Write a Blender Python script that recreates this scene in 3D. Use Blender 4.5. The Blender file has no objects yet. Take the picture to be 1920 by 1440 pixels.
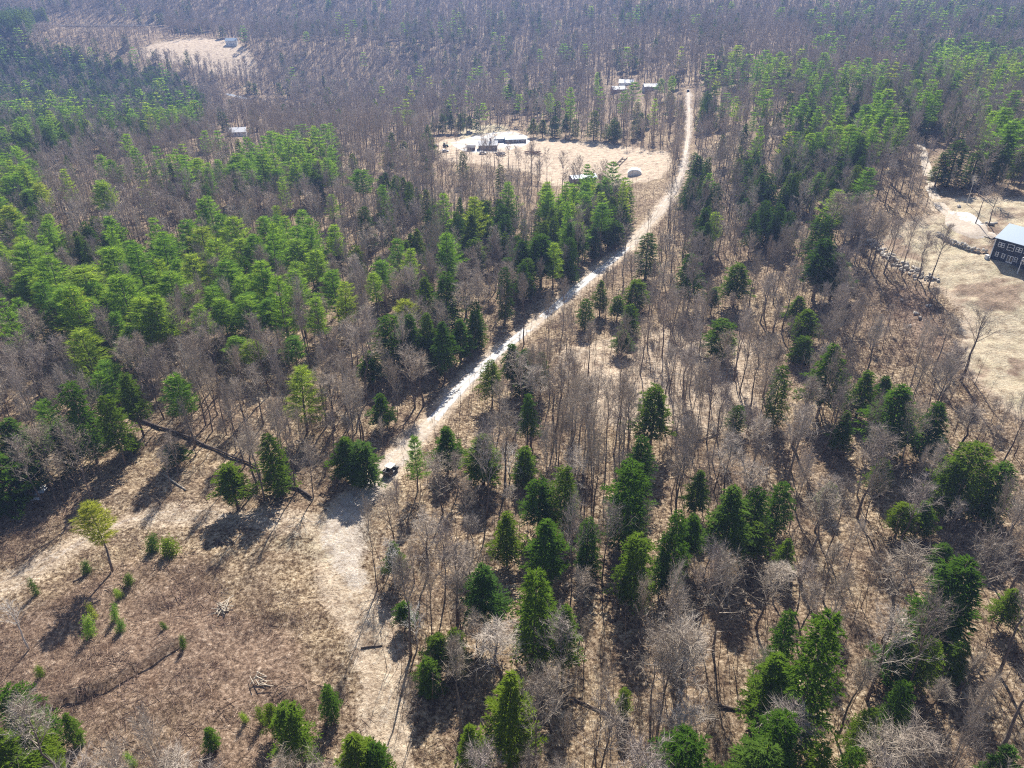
import bpy, math, random
import numpy as np
from mathutils import Vector, Matrix

R = math.radians
scene = bpy.context.scene
COL = scene.collection

# ------------------------------------------------------------------ camera, sky, sun, exposure
CAM_H, PITCH, FPX = 90.0, R(30.0), 1321.0
cam_d = bpy.data.cameras.new("camera")
cam_d.sensor_width = 36.0
cam_d.lens = 36.0 * FPX / 1920.0
cam_d.clip_start, cam_d.clip_end = 1.0, 30000.0
cam = bpy.data.objects.new("camera", cam_d)
COL.objects.link(cam)
cam.location = (0, 0, CAM_H)
cam.rotation_euler = (math.pi / 2 - PITCH, 0, 0)
scene.camera = cam

SUN_EL, SUN_AZ = R(42.0), R(7.0)          # azimuth measured from +Y towards +X
world = bpy.data.worlds.new("World")
scene.world = world
world.use_nodes = True
wn = world.node_tree
bg = wn.nodes["Background"]
sky = wn.nodes.new("ShaderNodeTexSky")
sky.sky_type = 'NISHITA'
sky.sun_disc = False
sky.sun_elevation = SUN_EL
sky.sun_rotation = SUN_AZ
wn.links.new(sky.outputs[0], bg.inputs[0])
bg.inputs[1].default_value = 0.05
sun_d = bpy.data.lights.new("sun", 'SUN')
sun_d.energy = 5.0
sun_d.angle = R(0.5)
sun_d.color = (1.0, 0.95, 0.87)
sun = bpy.data.objects.new("sun", sun_d)
COL.objects.link(sun)
sdir = Vector((math.sin(SUN_AZ) * math.cos(SUN_EL), math.cos(SUN_AZ) * math.cos(SUN_EL), math.sin(SUN_EL)))
sun.rotation_euler = sdir.to_track_quat('Z', 'Y').to_euler()
sun.location = (0, 0, 300)
vs = scene.view_settings
vs.view_transform, vs.look, vs.gamma, vs.use_curve_mapping = 'Standard', 'None', 1.0, False
vs.exposure = 1.15
try:
    scene.cycles.max_bounces = 5
    scene.cycles.diffuse_bounces = 3
    scene.cycles.transmission_bounces = 4
    scene.cycles.glossy_bounces = 2
    scene.cycles.volume_bounces = 0
    scene.cycles.use_denoising = False
    scene.cycles.filter_width = 1.15
except Exception:
    pass

# ------------------------------------------------------------------ terrain function and pixel helpers
rng = np.random.default_rng(7)
random.seed(7)


def S(a, b, x):
    t = np.clip((np.asarray(x, float) - a) / (b - a), 0, 1)
    return t * t * (3 - 2 * t)


_perm = np.random.default_rng(3).random((256, 256))


def vnoise(x, y, s):
    x, y = np.asarray(x, float) / s, np.asarray(y, float) / s
    xi, yi = np.floor(x).astype(int), np.floor(y).astype(int)
    fx, fy = x - xi, y - yi
    fx, fy = fx * fx * (3 - 2 * fx), fy * fy * (3 - 2 * fy)
    g = lambda a, b: _perm[a % 256, b % 256]
    return ((g(xi, yi) * (1 - fx) + g(xi + 1, yi) * fx) * (1 - fy) + (g(xi, yi + 1) * (1 - fx) + g(xi + 1, yi + 1) * fx) * fy) * 2 - 1


def h_base(x, y):
    x, y = np.asarray(x, float), np.asarray(y, float)
    h = 26 * S(40, 190, x) * S(40, 240, y) + 0.03 * np.maximum(0, x - 190)
    lf = 1 - S(-130, 90, x)
    left = right = 0
    for o in (-28, 0, 28):
        left = left + np.interp(y + o, [0, 440, 600, 750, 800, 890, 1000, 1060, 1130, 1400, 2500, 9000], [0, 0, -13, -13, -2, 25, 36, 46, 68, 135, 250, 300]) / 3
        right = right + np.interp(y + o, [0, 600, 825, 900, 1000, 1080, 1400, 2500, 9000], [0, 0, 15, 23, 42, 62, 135, 250, 300]) / 3
    h = h + left * lf + right * (1 - lf)
    h = h + 17 * np.exp(-((x + 500) / 150) ** 2 - ((y - 820) / 95) ** 2)
    h = h + 1.6 * vnoise(x + 31, y + 7, 55) * S(60, 300, np.abs(y) + np.abs(x) * .4) + 9 * vnoise(x, y, 170) * S(700, 1000, y)
    return h


def seg_dist(x, y, pts):
    x, y = np.asarray(x, float), np.asarray(y, float)
    d = np.full(x.shape, 1e9)
    for (ax, ay), (bx, by) in zip(pts[:-1], pts[1:]):
        vx, vy = bx - ax, by - ay
        t = np.clip(((x - ax) * vx + (y - ay) * vy) / (vx * vx + vy * vy + 1e-9), 0, 1)
        d = np.minimum(d, np.hypot(x - ax - t * vx, y - ay - t * vy))
    return d


def side_dist(x, y, pts):
    """Distance to a line, positive on its left, fading out past its ends."""
    x, y = np.asarray(x, float), np.asarray(y, float)
    d, sg = np.full(x.shape, 1e9), np.ones(x.shape)
    for k, ((ax, ay), (bx, by)) in enumerate(zip(pts[:-1], pts[1:])):
        vx, vy = bx - ax, by - ay
        t0 = ((x - ax) * vx + (y - ay) * vy) / (vx * vx + vy * vy + 1e-9)
        t = np.clip(t0, 0, 1)
        dk = np.hypot(x - ax - t * vx, y - ay - t * vy)
        if k == 0 or k == len(pts) - 2:
            out_ = (t0 < 0) if k == 0 else (t0 > 1)
            dk = dk + np.where(out_, 3 * np.abs(t0 - t) * np.hypot(vx, vy), 0)
        m = dk < d
        d = np.where(m, dk, d)
        sg = np.where(m, np.sign(vx * (y - ay) - vy * (x - ax)), sg)
    return d * sg


def inside(x, y, poly):
    x, y = np.asarray(x, float), np.asarray(y, float)
    c = np.zeros(x.shape, bool)
    n = len(poly)
    for i in range(n):
        (ax, ay), (bx, by) = poly[i], poly[(i + 1) % n]
        if ay == by:
            continue
        c ^= ((ay > y) != (by > y)) & (x < (bx - ax) * (y - ay) / (by - ay) + ax)
    return c


def sdf(x, y, poly):
    d = seg_dist(x, y, list(poly) + [poly[0]])
    return np.where(inside(x, y, poly), -d, d)


CT, ST = math.cos(PITCH), math.sin(PITCH)


def ray(u, v):
    a, b = (u - 960) / FPX, (v - 720) / FPX
    return np.array([a, CT - b * ST, -ST - b * CT])


_T = np.concatenate([np.arange(40, 700, .5), np.arange(700, 3500, 2.5)])


def ground(u, v, hf=None):
    """Where the sight line of a photo pixel meets the terrain."""
    d = ray(u, v)
    X, Y, Z = d[0] * _T, d[1] * _T, CAM_H + d[2] * _T
    below = Z < (hf or h_base)(X, Y)
    if not below.any():
        i = len(_T) - 1
    else:
        i = int(np.argmax(below))
    return np.array([X[i], Y[i]])


def project(x, y, z):
    x, y, z = np.asarray(x, float), np.asarray(y, float), np.asarray(z, float) - CAM_H
    dep = y * CT - z * ST
    dep_s = np.where(np.abs(dep) < 1e-3, 1e-3, dep)
    up = y * ST + z * CT
    return 960 + FPX * x / dep_s, 720 - FPX * up / dep_s, dep


def gp(pts):
    return [tuple(ground(u, v)) for u, v in pts]


# ------------------------------------------------------------------ layout lines and areas
ROAD = gp([(625, 1010), (655, 945), (715, 892), (760, 846), (805, 797), (850, 742), (900, 690), (960, 640), (1020, 593), (1060, 560), (1110, 518), (1160, 478),
           (1210, 428), (1240, 392), (1262, 362), (1280, 318), (1290, 262), (1292, 210), (1290, 168)])
TRACK_W = gp([(640, 985), (560, 985), (450, 968), (330, 966), (240, 976), (190, 996), (130, 1030), (60, 1075), (-60, 1130)])
TRACK_S = gp([(625, 1010), (625, 1060), (645, 1110), (690, 1165), (718, 1250), (722, 1330), (720, 1400), (715, 1500)])
DITCH = gp([(30, 1345), (90, 1325), (150, 1310), (210, 1285), (250, 1262), (290, 1240), (330, 1215)])
CLEAR = gp([(-220, 1120), (0, 1015), (60, 965), (250, 955), (380, 965), (560, 950), (650, 912), (735, 838), (775, 850), (742, 920), (735, 1000), (700, 1090), (712, 1200), (735, 1300), (740, 1490), (-340, 1490)])
OPEN_W = gp([(225, 800), (300, 790), (420, 850), (480, 900), (470, 965), (200, 965)])
JUNC = gp([(560, 985), (640, 930), (735, 850), (745, 905), (720, 985), (690, 1060), (670, 1120), (600, 1090), (520, 1060), (480, 1010)])
FARM = gp([(812, 285), (830, 262), (880, 250), (960, 243), (1005, 258), (1100, 265), (1200, 276), (1262, 288), (1245, 335), (1190, 346), (1130, 352), (1040, 348), (980, 322), (900, 308), (820, 305)])
LAWN = gp([(1625, 455), (1700, 425), (1750, 400), (1745, 370), (1920, 370), (2100, 400), (2150, 900), (1930, 810), (1860, 770), (1815, 705), (1790, 640), (1770, 575), (1740, 535), (1690, 500)])
FARF = gp([(252, 100), (300, 78), (380, 70), (440, 75), (470, 105), (492, 138), (420, 142), (330, 118)])
STRIP = gp([(1225, 400), (1262, 345), (1275, 300), (1350, 265), (1335, 330), (1300, 370), (1262, 400)])
YARD = gp([(840, 268), (890, 252), (960, 243), (1002, 258), (990, 274), (935, 288), (880, 288), (855, 280)])
DRIVE = gp([(1726, 270), (1736, 305), (1743, 345), (1755, 378), (1775, 400), (1800, 418), (1838, 437), (1868, 445)])
PAD = gp([(1772, 396), (1815, 398), (1852, 420), (1858, 448), (1800, 446), (1768, 424)])
OPEN_R = gp([(1040, 640), (1250, 600), (1420, 640), (1440, 760), (1400, 830), (1120, 800), (1050, 720)])
BOULD = gp([(1650, 540), (1760, 545), (1800, 640), (1740, 660), (1650, 600)])


pp = [ground(u, v) for u, v in [(105, 46), (150, 43), (235, 43), (296, 45), (260, 52), (180, 54), (120, 52)]]
zp = float(h_base(*ground(200, 49))) + .5


def h_ground(x, y):
    h = h_base(x, y)
    w = 1 - S(4, 30, sdf(x, y, [tuple(p) for p in pp]))
    h = h * (1 - w) + (zp - .8) * w
    d = seg_dist(x, y, ROAD)
    rough = S(2.5, 6, d)
    far = 1 - S(260, 420, np.asarray(y, float))
    h = h + rough * far * (0.4 * vnoise(x, y, 7) + 0.34 * vnoise(x + 9, y, 2.8))
    sd = side_dist(x, y, DITCH)
    return h + np.where(sd > 0, .95 * (1 - S(1.5, 12, sd)), 0) * S(-.1, .7, sd) - .55 * np.where(sd < .2, 1 - S(0, 5, np.abs(sd)), 0)


def hz(x, y):
    return float(h_ground(np.array([x]), np.array([y]))[0])


# ------------------------------------------------------------------ materials
def new_mat(name):
    m = bpy.data.materials.new(name)
    m.use_nodes = True
    nt = m.node_tree
    for n in list(nt.nodes):
        nt.nodes.remove(n)
    out = nt.nodes.new("ShaderNodeOutputMaterial")
    return m, nt, out


def nd(nt, t, **kw):
    n = nt.nodes.new(t)
    for k, v in kw.items():
        setattr(n, k, v)
    return n


def noise(nt, scale, detail=4, rough=.6, vec=None):
    n = nd(nt, "ShaderNodeTexNoise")
    n.inputs["Scale"].default_value = scale
    n.inputs["Detail"].default_value = detail
    n.inputs["Roughness"].default_value = rough
    if vec is not None:
        nt.links.new(vec, n.inputs["Vector"])
    return n.outputs["Fac"]


def ramp(nt, fac, stops):
    r = nd(nt, "ShaderNodeValToRGB")
    els = r.color_ramp.elements
    while len(els) < len(stops):
        els.new(0.5)
    for e, (p, c) in zip(els, stops):
        e.position = p
        e.color = (*c, 1)
    nt.links.new(fac, r.inputs[0])
    return r.outputs[0]


def mixc(nt, fac, a, b, mode='MIX'):
    m = nd(nt, "ShaderNodeMix", data_type='RGBA', blend_type=mode)
    for sock, val in ((m.inputs[0], fac), (m.inputs[6], a), (m.inputs[7], b)):
        if hasattr(val, "is_linked"):
            nt.links.new(val, sock)
        else:
            sock.default_value = val if not isinstance(val, tuple) else (*val, 1)
    return m.outputs[2]


def objpos(nt):
    return nd(nt, "ShaderNodeNewGeometry").outputs["Position"]


def simple(name, col, rough=.8, metal=0.0, var=.25, scale=3.0, spec=.3):
    m, nt, out = new_mat(name)
    b = nd(nt, "ShaderNodeBsdfPrincipled")
    f = noise(nt, scale, 5, .65, objpos(nt))
    lo, hi = tuple(c * (1 - var) for c in col), tuple(min(1, c * (1 + var)) for c in col)
    nt.links.new(ramp(nt, f, [(.3, lo), (.7, hi)]), b.inputs["Base Color"])
    b.inputs["Roughness"].default_value = rough
    b.inputs["Metallic"].default_value = metal
    b.inputs["Specular IOR Level"].default_value = spec
    nt.links.new(b.outputs[0], out.inputs[0])
    return m


def foliage(name, stops, trans=.4, tcol=(1.3, 1.25, .6)):
    m, nt, out = new_mat(name)
    oi = nd(nt, "ShaderNodeObjectInfo")
    c = ramp(nt, oi.outputs["Random"], stops)
    f = noise(nt, 1.3, 3, .7, objpos(nt))
    c = mixc(nt, 1.0, c, ramp(nt, f, [(.25, (.6, .62, .6)), (.75, (1.35, 1.3, 1.15))]), 'MULTIPLY')
    d = nd(nt, "ShaderNodeBsdfDiffuse")
    t = nd(nt, "ShaderNodeBsdfTranslucent")
    nt.links.new(c, d.inputs[0])
    nt.links.new(mixc(nt, 1.0, c, tcol, 'MULTIPLY'), t.inputs[0])
    mx = nd(nt, "ShaderNodeMixShader")
    mx.inputs[0].default_value = trans
    nt.links.new(d.outputs[0], mx.inputs[1])
    nt.links.new(t.outputs[0], mx.inputs[2])
    nt.links.new(mx.outputs[0], out.inputs[0])
    return m


def bark(name, stops):
    m, nt, out = new_mat(name)
    oi = nd(nt, "ShaderNodeObjectInfo")
    c = ramp(nt, oi.outputs["Random"], stops)
    f = noise(nt, 2.0, 3, .6, objpos(nt))
    c = mixc(nt, 1.0, c, ramp(nt, f, [(.3, (.7, .7, .7)), (.7, (1.25, 1.22, 1.2))]), 'MULTIPLY')
    d = nd(nt, "ShaderNodeBsdfDiffuse")
    nt.links.new(c, d.inputs[0])
    nt.links.new(d.outputs[0], out.inputs[0])
    return m


M = {}
M['hemlock'] = foliage('hemlock_needles', [(0, (.06, .125, .016)), (.4, (.09, .175, .02)), (.75, (.15, .22, .022)), (1, (.07, .14, .03))], .40, (1.6, 1.5, .5))
M['pine'] = foliage('pine_needles', [(0, (.14, .27, .055)), (.35, (.19, .34, .065)), (.75, (.24, .38, .075)), (.92, (.28, .40, .08)), (1, (.33, .40, .085))], .55, (1.45, 1.35, .6))
M['pine_light'] = foliage('pale_pine_needles', [(0, (.36, .40, .08)), (1, (.38, .42, .09))], .55, (1.4, 1.35, .6))
M['twig'] = bark('twig_bark', [(0, (.35, .30, .24)), (.3, (.46, .395, .32)), (.55, (.30, .255, .215)), (.8, (.56, .495, .415)), (.9, (.42, .365, .32)), (1, (.28, .24, .215))])
M['trunk'] = bark('trunk_bark', [(0, (.13, .105, .09)), (.5, (.18, .15, .13)), (.9, (.22, .19, .17)), (1, (.12, .09, .08))])
M['pale'] = bark('pale_dead_wood', [(0, (.55, .52, .48)), (1, (.66, .63, .58))])
M['sapling'] = bark('sapling_bark', [(0, (.22, .175, .14)), (.4, (.33, .27, .225)), (.6, (.10, .08, .07)), (.8, (.18, .135, .11)), (1, (.38, .31, .26))])
M['brush'] = bark('brush_stems', [(0, (.26, .18, .13)), (.35, (.40, .30, .22)), (.6, (.15, .10, .08)), (.85, (.30, .22, .17)), (1, (.12, .075, .07))])
M['log'] = simple('log_bark', (.11, .085, .07), .9, var=.4, scale=1.5)
M['paletimber'] = simple('pale_timber', (.42, .36, .28), .9, var=.3, scale=1.5)
M['stone'] = simple('field_stone', (.46, .42, .36), .9, var=.5, scale=.7)
M['snow'] = simple('old_snow', (.82, .85, .9), .6, var=.08)
M['navy'] = simple('dark_siding', (.035, .042, .06), .7, var=.2)
M['white'] = simple('white_paint', (.78, .78, .77), .6, var=.06)
M['glass'] = simple('window_glass', (.03, .035, .045), .12, var=.2, spec=.6)
M['metalroof'] = simple('pale_metal_roof', (.23, .30, .38), .5, .2, var=.06, spec=.5)
M['brick'] = simple('chimney_brick', (.20, .11, .09), .9, var=.3)
M['blue'] = simple('blue_grey_siding', (.16, .22, .31), .7, var=.2)
M['greywood'] = simple('weathered_boards', (.22, .20, .19), .85, var=.35)
M['brownwood'] = simple('brown_boards', (.17, .09, .06), .85, var=.35)
M['pinkwall'] = simple('faded_red_siding', (.36, .22, .20), .85, var=.2)
M['plastic'] = simple('white_cover', (.74, .74, .72), .55, var=.08)
M['rubber'] = simple('black_rubber', (.02, .02, .02), .9, var=.2)
M['black'] = simple('black_paint', (.025, .025, .028), .45, var=.2, spec=.5)
M['greenpaint'] = simple('green_paint', (.02, .20, .13), .45, var=.2, spec=.5)
M['purplepaint'] = simple('dark_purple_paint', (.07, .05, .09), .4, var=.2, spec=.5)
M['whitepaint'] = simple('white_car_paint', (.7, .7, .7), .35, var=.05, spec=.5)
M['tanroof'] = simple('pale_canopy', (.58, .54, .48), .6, var=.08)
M['tarp'] = simple('grey_tarp', (.38, .38, .4), .7, var=.3)


def ground_mat():
    m, nt, out = new_mat('forest_floor')
    pos = objpos(nt)
    b = nd(nt, "ShaderNodeBsdfPrincipled")
    b.inputs["Roughness"].default_value = .95
    b.inputs["Specular IOR Level"].default_value = .1
    f1 = noise(nt, 1.5, 9, .78, pos)
    f2 = noise(nt, .06, 4, .6, pos)
    f3 = noise(nt, 3.5, 5, .75, pos)
    litter = ramp(nt, f1, [(.36, (.035, .022, .013)), (.45, (.17, .116, .068)), (.53, (.42, .32, .205)), (.64, (.74, .62, .455))])
    litter = mixc(nt, ramp(nt, f2, [(.40, (0, 0, 0)), (.62, (.75, .75, .75))]), litter, ramp(nt, f1, [(.37, (.03, .02, .015)), (.5, (.19, .13, .088)), (.68, (.52, .40, .29))]))
    tan = ramp(nt, f1, [(.28, (.36, .26, .18)), (.5, (.56, .45, .33)), (.72, (.72, .62, .49))])
    grass = ramp(nt, f1, [(.30, (.30, .25, .15)), (.48, (.50, .43, .29)), (.70, (.68, .60, .45))])
    green = ramp(nt, f3, [(.3, (.14, .16, .06)), (.7, (.34, .34, .16))])
    grass = mixc(nt, ramp(nt, noise(nt, .13, 5, .65, pos), [(.5, (0, 0, 0)), (.7, (.45, .45, .45))]), grass, green)
    dirt = ramp(nt, f3, [(.3, (.40, .34, .29)), (.7, (.68, .62, .55))])
    red = ramp(nt, f1, [(.37, (.07, .046, .034)), (.53, (.31, .215, .15)), (.66, (.60, .48, .37))])

    def att(n):
        a = nd(nt, "ShaderNodeAttribute", attribute_name=n)
        # break the edge of every area with noise
        mm = nd(nt, "ShaderNodeMath", operation='MULTIPLY_ADD')
        nt.links.new(f1, mm.inputs[0])
        mm.inputs[1].default_value = 1.1
        mm.inputs[2].default_value = -.55
        ad = nd(nt, "ShaderNodeMath", operation='ADD')
        nt.links.new(a.outputs["Fac"], ad.inputs[0])
        nt.links.new(mm.outputs[0], ad.inputs[1])
        mr = nd(nt, "ShaderNodeMapRange", interpolation_type='SMOOTHSTEP')
        mr.inputs[1].default_value, mr.inputs[2].default_value = .3, .7
        nt.links.new(ad.outputs[0], mr.inputs[0])
        return mr.outputs[0]
    c = mixc(nt, att('tan'), litter, tan)
    c = mixc(nt, att('grass'), c, grass)
    c = mixc(nt, att('red'), c, red)
    c = mixc(nt, att('dirt'), c, dirt)
    lump = noise(nt, .33, 5, .7, pos)
    c = mixc(nt, 1.0, c, ramp(nt, lump, [(.34, (.55, .5, .47)), (.5, (.95, .94, .93)), (.66, (1.18, 1.18, 1.16))]), 'MULTIPLY')
    fine = noise(nt, 2.6, 6, .8, pos)
    c = mixc(nt, 1.0, c, ramp(nt, fine, [(.32, (.62, .58, .55)), (.5, (1, 1, 1)), (.7, (1.2, 1.2, 1.2))]), 'MULTIPLY')
    nt.links.new(c, b.inputs["Base Color"])
    bp = nd(nt, "ShaderNodeBump")
    bp.inputs["Strength"].default_value = 1.0
    bp.inputs["Distance"].default_value = .5
    nt.links.new(f1, bp.inputs["Height"])
    nt.links.new(bp.outputs[0], b.inputs["Normal"])
    nt.links.new(b.outputs[0], out.inputs[0])
    return m


def road_mat():
    m, nt, out = new_mat('pale_gravel')
    pos = objpos(nt)
    b = nd(nt, "ShaderNodeBsdfPrincipled")
    b.inputs["Roughness"].default_value = .9
    f = noise(nt, 1.6, 6, .75, pos)
    g = nd(nt, "ShaderNodeAttribute", attribute_name='pale').outputs["Fac"]
    c1 = ramp(nt, f, [(.3, (.29, .225, .16)), (.5, (.45, .37, .285)), (.7, (.58, .50, .41))])
    c2 = ramp(nt, f, [(.3, (.40, .38, .36)), (.5, (.58, .565, .54)), (.7, (.74, .73, .71))])
    gm = nd(nt, "ShaderNodeMath", operation='MULTIPLY_ADD')
    nt.links.new(noise(nt, .5, 5, .7, pos), gm.inputs[0])
    gm.inputs[1].default_value = 1.2
    nt.links.new(g, gm.inputs[2])
    c = mixc(nt, ramp(nt, gm.outputs[0], [(.9, (0, 0, 0)), (1.0, (1, 1, 1))]), c1, c2)
    ru = nd(nt, "ShaderNodeAttribute", attribute_name='rut').outputs["Fac"]
    strip_ = ramp(nt, f, [(.35, (.20, .15, .09)), (.6, (.44, .36, .24))])
    rm = nd(nt, "ShaderNodeMapRange")
    rm.inputs[1].default_value, rm.inputs[2].default_value, rm.inputs[3].default_value, rm.inputs[4].default_value = 0, .5, .55, 0
    nt.links.new(ru, rm.inputs[0])
    c = mixc(nt, rm.outputs[0], c, strip_)
    nt.links.new(c, b.inputs["Base Color"])
    bp = nd(nt, "ShaderNodeBump")
    bp.inputs["Strength"].default_value = .5
    bp.inputs["Distance"].default_value = .1
    nt.links.new(f, bp.inputs["Height"])
    nt.links.new(bp.outputs[0], b.inputs["Normal"])
    nt.links.new(b.outputs[0], out.inputs[0])
    return m


M['ground'], M['road'] = ground_mat(), road_mat()


def water_mat(name, col, rough):
    m, nt, out = new_mat(name)
    b = nd(nt, "ShaderNodeBsdfPrincipled")
    b.inputs["Base Color"].default_value = (*col, 1)
    b.inputs["Roughness"].default_value = rough
    bp = nd(nt, "ShaderNodeBump")
    bp.inputs["Strength"].default_value = .05
    nt.links.new(noise(nt, .8, 3, .6, objpos(nt)), bp.inputs["Height"])
    nt.links.new(bp.outputs[0], b.inputs["Normal"])
    nt.links.new(b.outputs[0], out.inputs[0])
    return m


M['water'] = water_mat('pond_water', (.10, .13, .16), .15)
M['stream'] = water_mat('stream_water', (.5, .52, .54), .25)


# ------------------------------------------------------------------ mesh helpers
class MB:
    def __init__(s):
        s.v, s.f = [], []

    def add(s, verts, faces):
        o = len(s.v)
        s.v.extend(tuple(map(float, p)) for p in verts)
        s.f.extend(tuple(i + o for i in f) for f in faces)

    def tube(s, pts, rad, n=5, cap=True):
        pts = [np.asarray(p, float) for p in pts]
        vs_, fs = [], []
        for i, p in enumerate(pts):
            d = pts[min(i + 1, len(pts) - 1)] - pts[max(i - 1, 0)]
            d = d / (np.linalg.norm(d) + 1e-9)
            a = np.array([1., 0, 0]) if abs(d[2]) > .8 else np.array([0, 0, 1.])
            u = np.cross(d, a)
            u /= np.linalg.norm(u) + 1e-9
            w = np.cross(d, u)
            for k in range(n):
                t = 2 * math.pi * k / n
                vs_.append(p + rad[i] * (math.cos(t) * u + math.sin(t) * w))
        for i in range(len(pts) - 1):
            for k in range(n):
                a, b = i * n + k, i * n + (k + 1) % n
                fs.append((a, b, b + n, a + n))
        if cap:
            fs.append(tuple(range(n))[::-1])
            fs.append(tuple(range((len(pts) - 1) * n, len(pts) * n)))
        s.add(vs_, fs)

    def box(s, c, size, rot=0.0, taper=1.0):
        cx, cy, cz = c
        sx, sy, sz = (q / 2 for q in size)
        cr, sr = math.cos(rot), math.sin(rot)
        vs_ = []
        for z, k in ((-sz, 1.0), (sz, taper)):
            for x, y in ((-sx, -sy), (sx, -sy), (sx, sy), (-sx, sy)):
                x, y = x * k, y * k
                vs_.append((cx + x * cr - y * sr, cy + x * sr + y * cr, cz + z))
        s.add(vs_, [(3, 2, 1, 0), (4, 5, 6, 7), (0, 1, 5, 4), (1, 2, 6, 5), (2, 3, 7, 6), (3, 0, 4, 7)])

    def prism(s, prof, y0, y1):
        """Profile in x,z extruded along y."""
        n = len(prof)
        s.add([(x, y0, z) for x, z in prof] + [(x, y1, z) for x, z in prof],
              [tuple(range(n)), tuple(range(2 * n - 1, n - 1, -1))] + [(i, i + n, (i + 1) % n + n, (i + 1) % n) for i in range(n)])

    def wheel(s, c, r, w, n=12):
        cx, cy, cz = c
        vs_, fs = [], []
        for k in range(n):
            t = 2 * math.pi * k / n
            for dy, rr in ((-w / 2, r * .55), (-w / 2, r), (w / 2, r), (w / 2, r * .55)):
                vs_.append((cx + rr * math.cos(t), cy + dy, cz + rr * math.sin(t)))
        for k in range(n):
            a, b = 4 * k, 4 * ((k + 1) % n)
            for j in range(3):
                fs.append((a + j, a + j + 1, b + j + 1, b + j))
        fs.append(tuple(4 * k for k in range(n)))
        fs.append(tuple(4 * k + 3 for k in range(n))[::-1])
        s.add(vs_, fs)

    def mesh(s, name, mat, smooth=False):
        me = bpy.data.meshes.new(name)
        me.from_pydata(s.v, [], s.f)
        me.materials.append(mat)
        if smooth:
            me.shade_smooth()
        me.update()
        return me

    def build(s, name, mat, parent=None, smooth=False):
        return link(name, s.mesh(name, mat, smooth), parent)


def link(name, me, parent=None):
    o = bpy.data.objects.new(name, me)
    COL.objects.link(o)
    if parent is not None:
        o.parent = parent
    return o


def tag(o, label=None, cat=None, group=None, kind=None):
    for k, v in (('label', label), ('category', cat), ('group', group), ('kind', kind)):
        if v:
            o[k] = v
    return o


def empty(name, loc, rz=0.0):
    o = bpy.data.objects.new(name, None)
    COL.objects.link(o)
    o.location = loc
    o.rotation_euler = (0, 0, rz)
    return o


def array_mesh(name, tris_v, mat):
    """Mesh of loose triangles from an (n,3,3) array."""
    n = len(tris_v)
    me = bpy.data.meshes.new(name)
    me.vertices.add(3 * n)
    me.vertices.foreach_set("co", tris_v.reshape(-1).astype(np.float32))
    me.loops.add(3 * n)
    me.loops.foreach_set("vertex_index", np.arange(3 * n, dtype=np.int32))
    me.polygons.add(n)
    me.polygons.foreach_set("loop_start", np.arange(0, 3 * n, 3, dtype=np.int32))
    me.materials.append(mat)
    me.update(calc_edges=True)
    return me


# ------------------------------------------------------------------ the ground sheet
def axis(lo, dlo, dhi, hi, step, grow):
    a = list(np.arange(dlo, dhi + 1e-6, step))
    s = step
    while a[-1] < hi:
        s *= grow
        a.append(a[-1] + s)
    b, s = [], step
    x = dlo
    while x > lo:
        s *= grow
        x -= s
        b.append(x)
    return np.array(b[::-1] + a)


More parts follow.
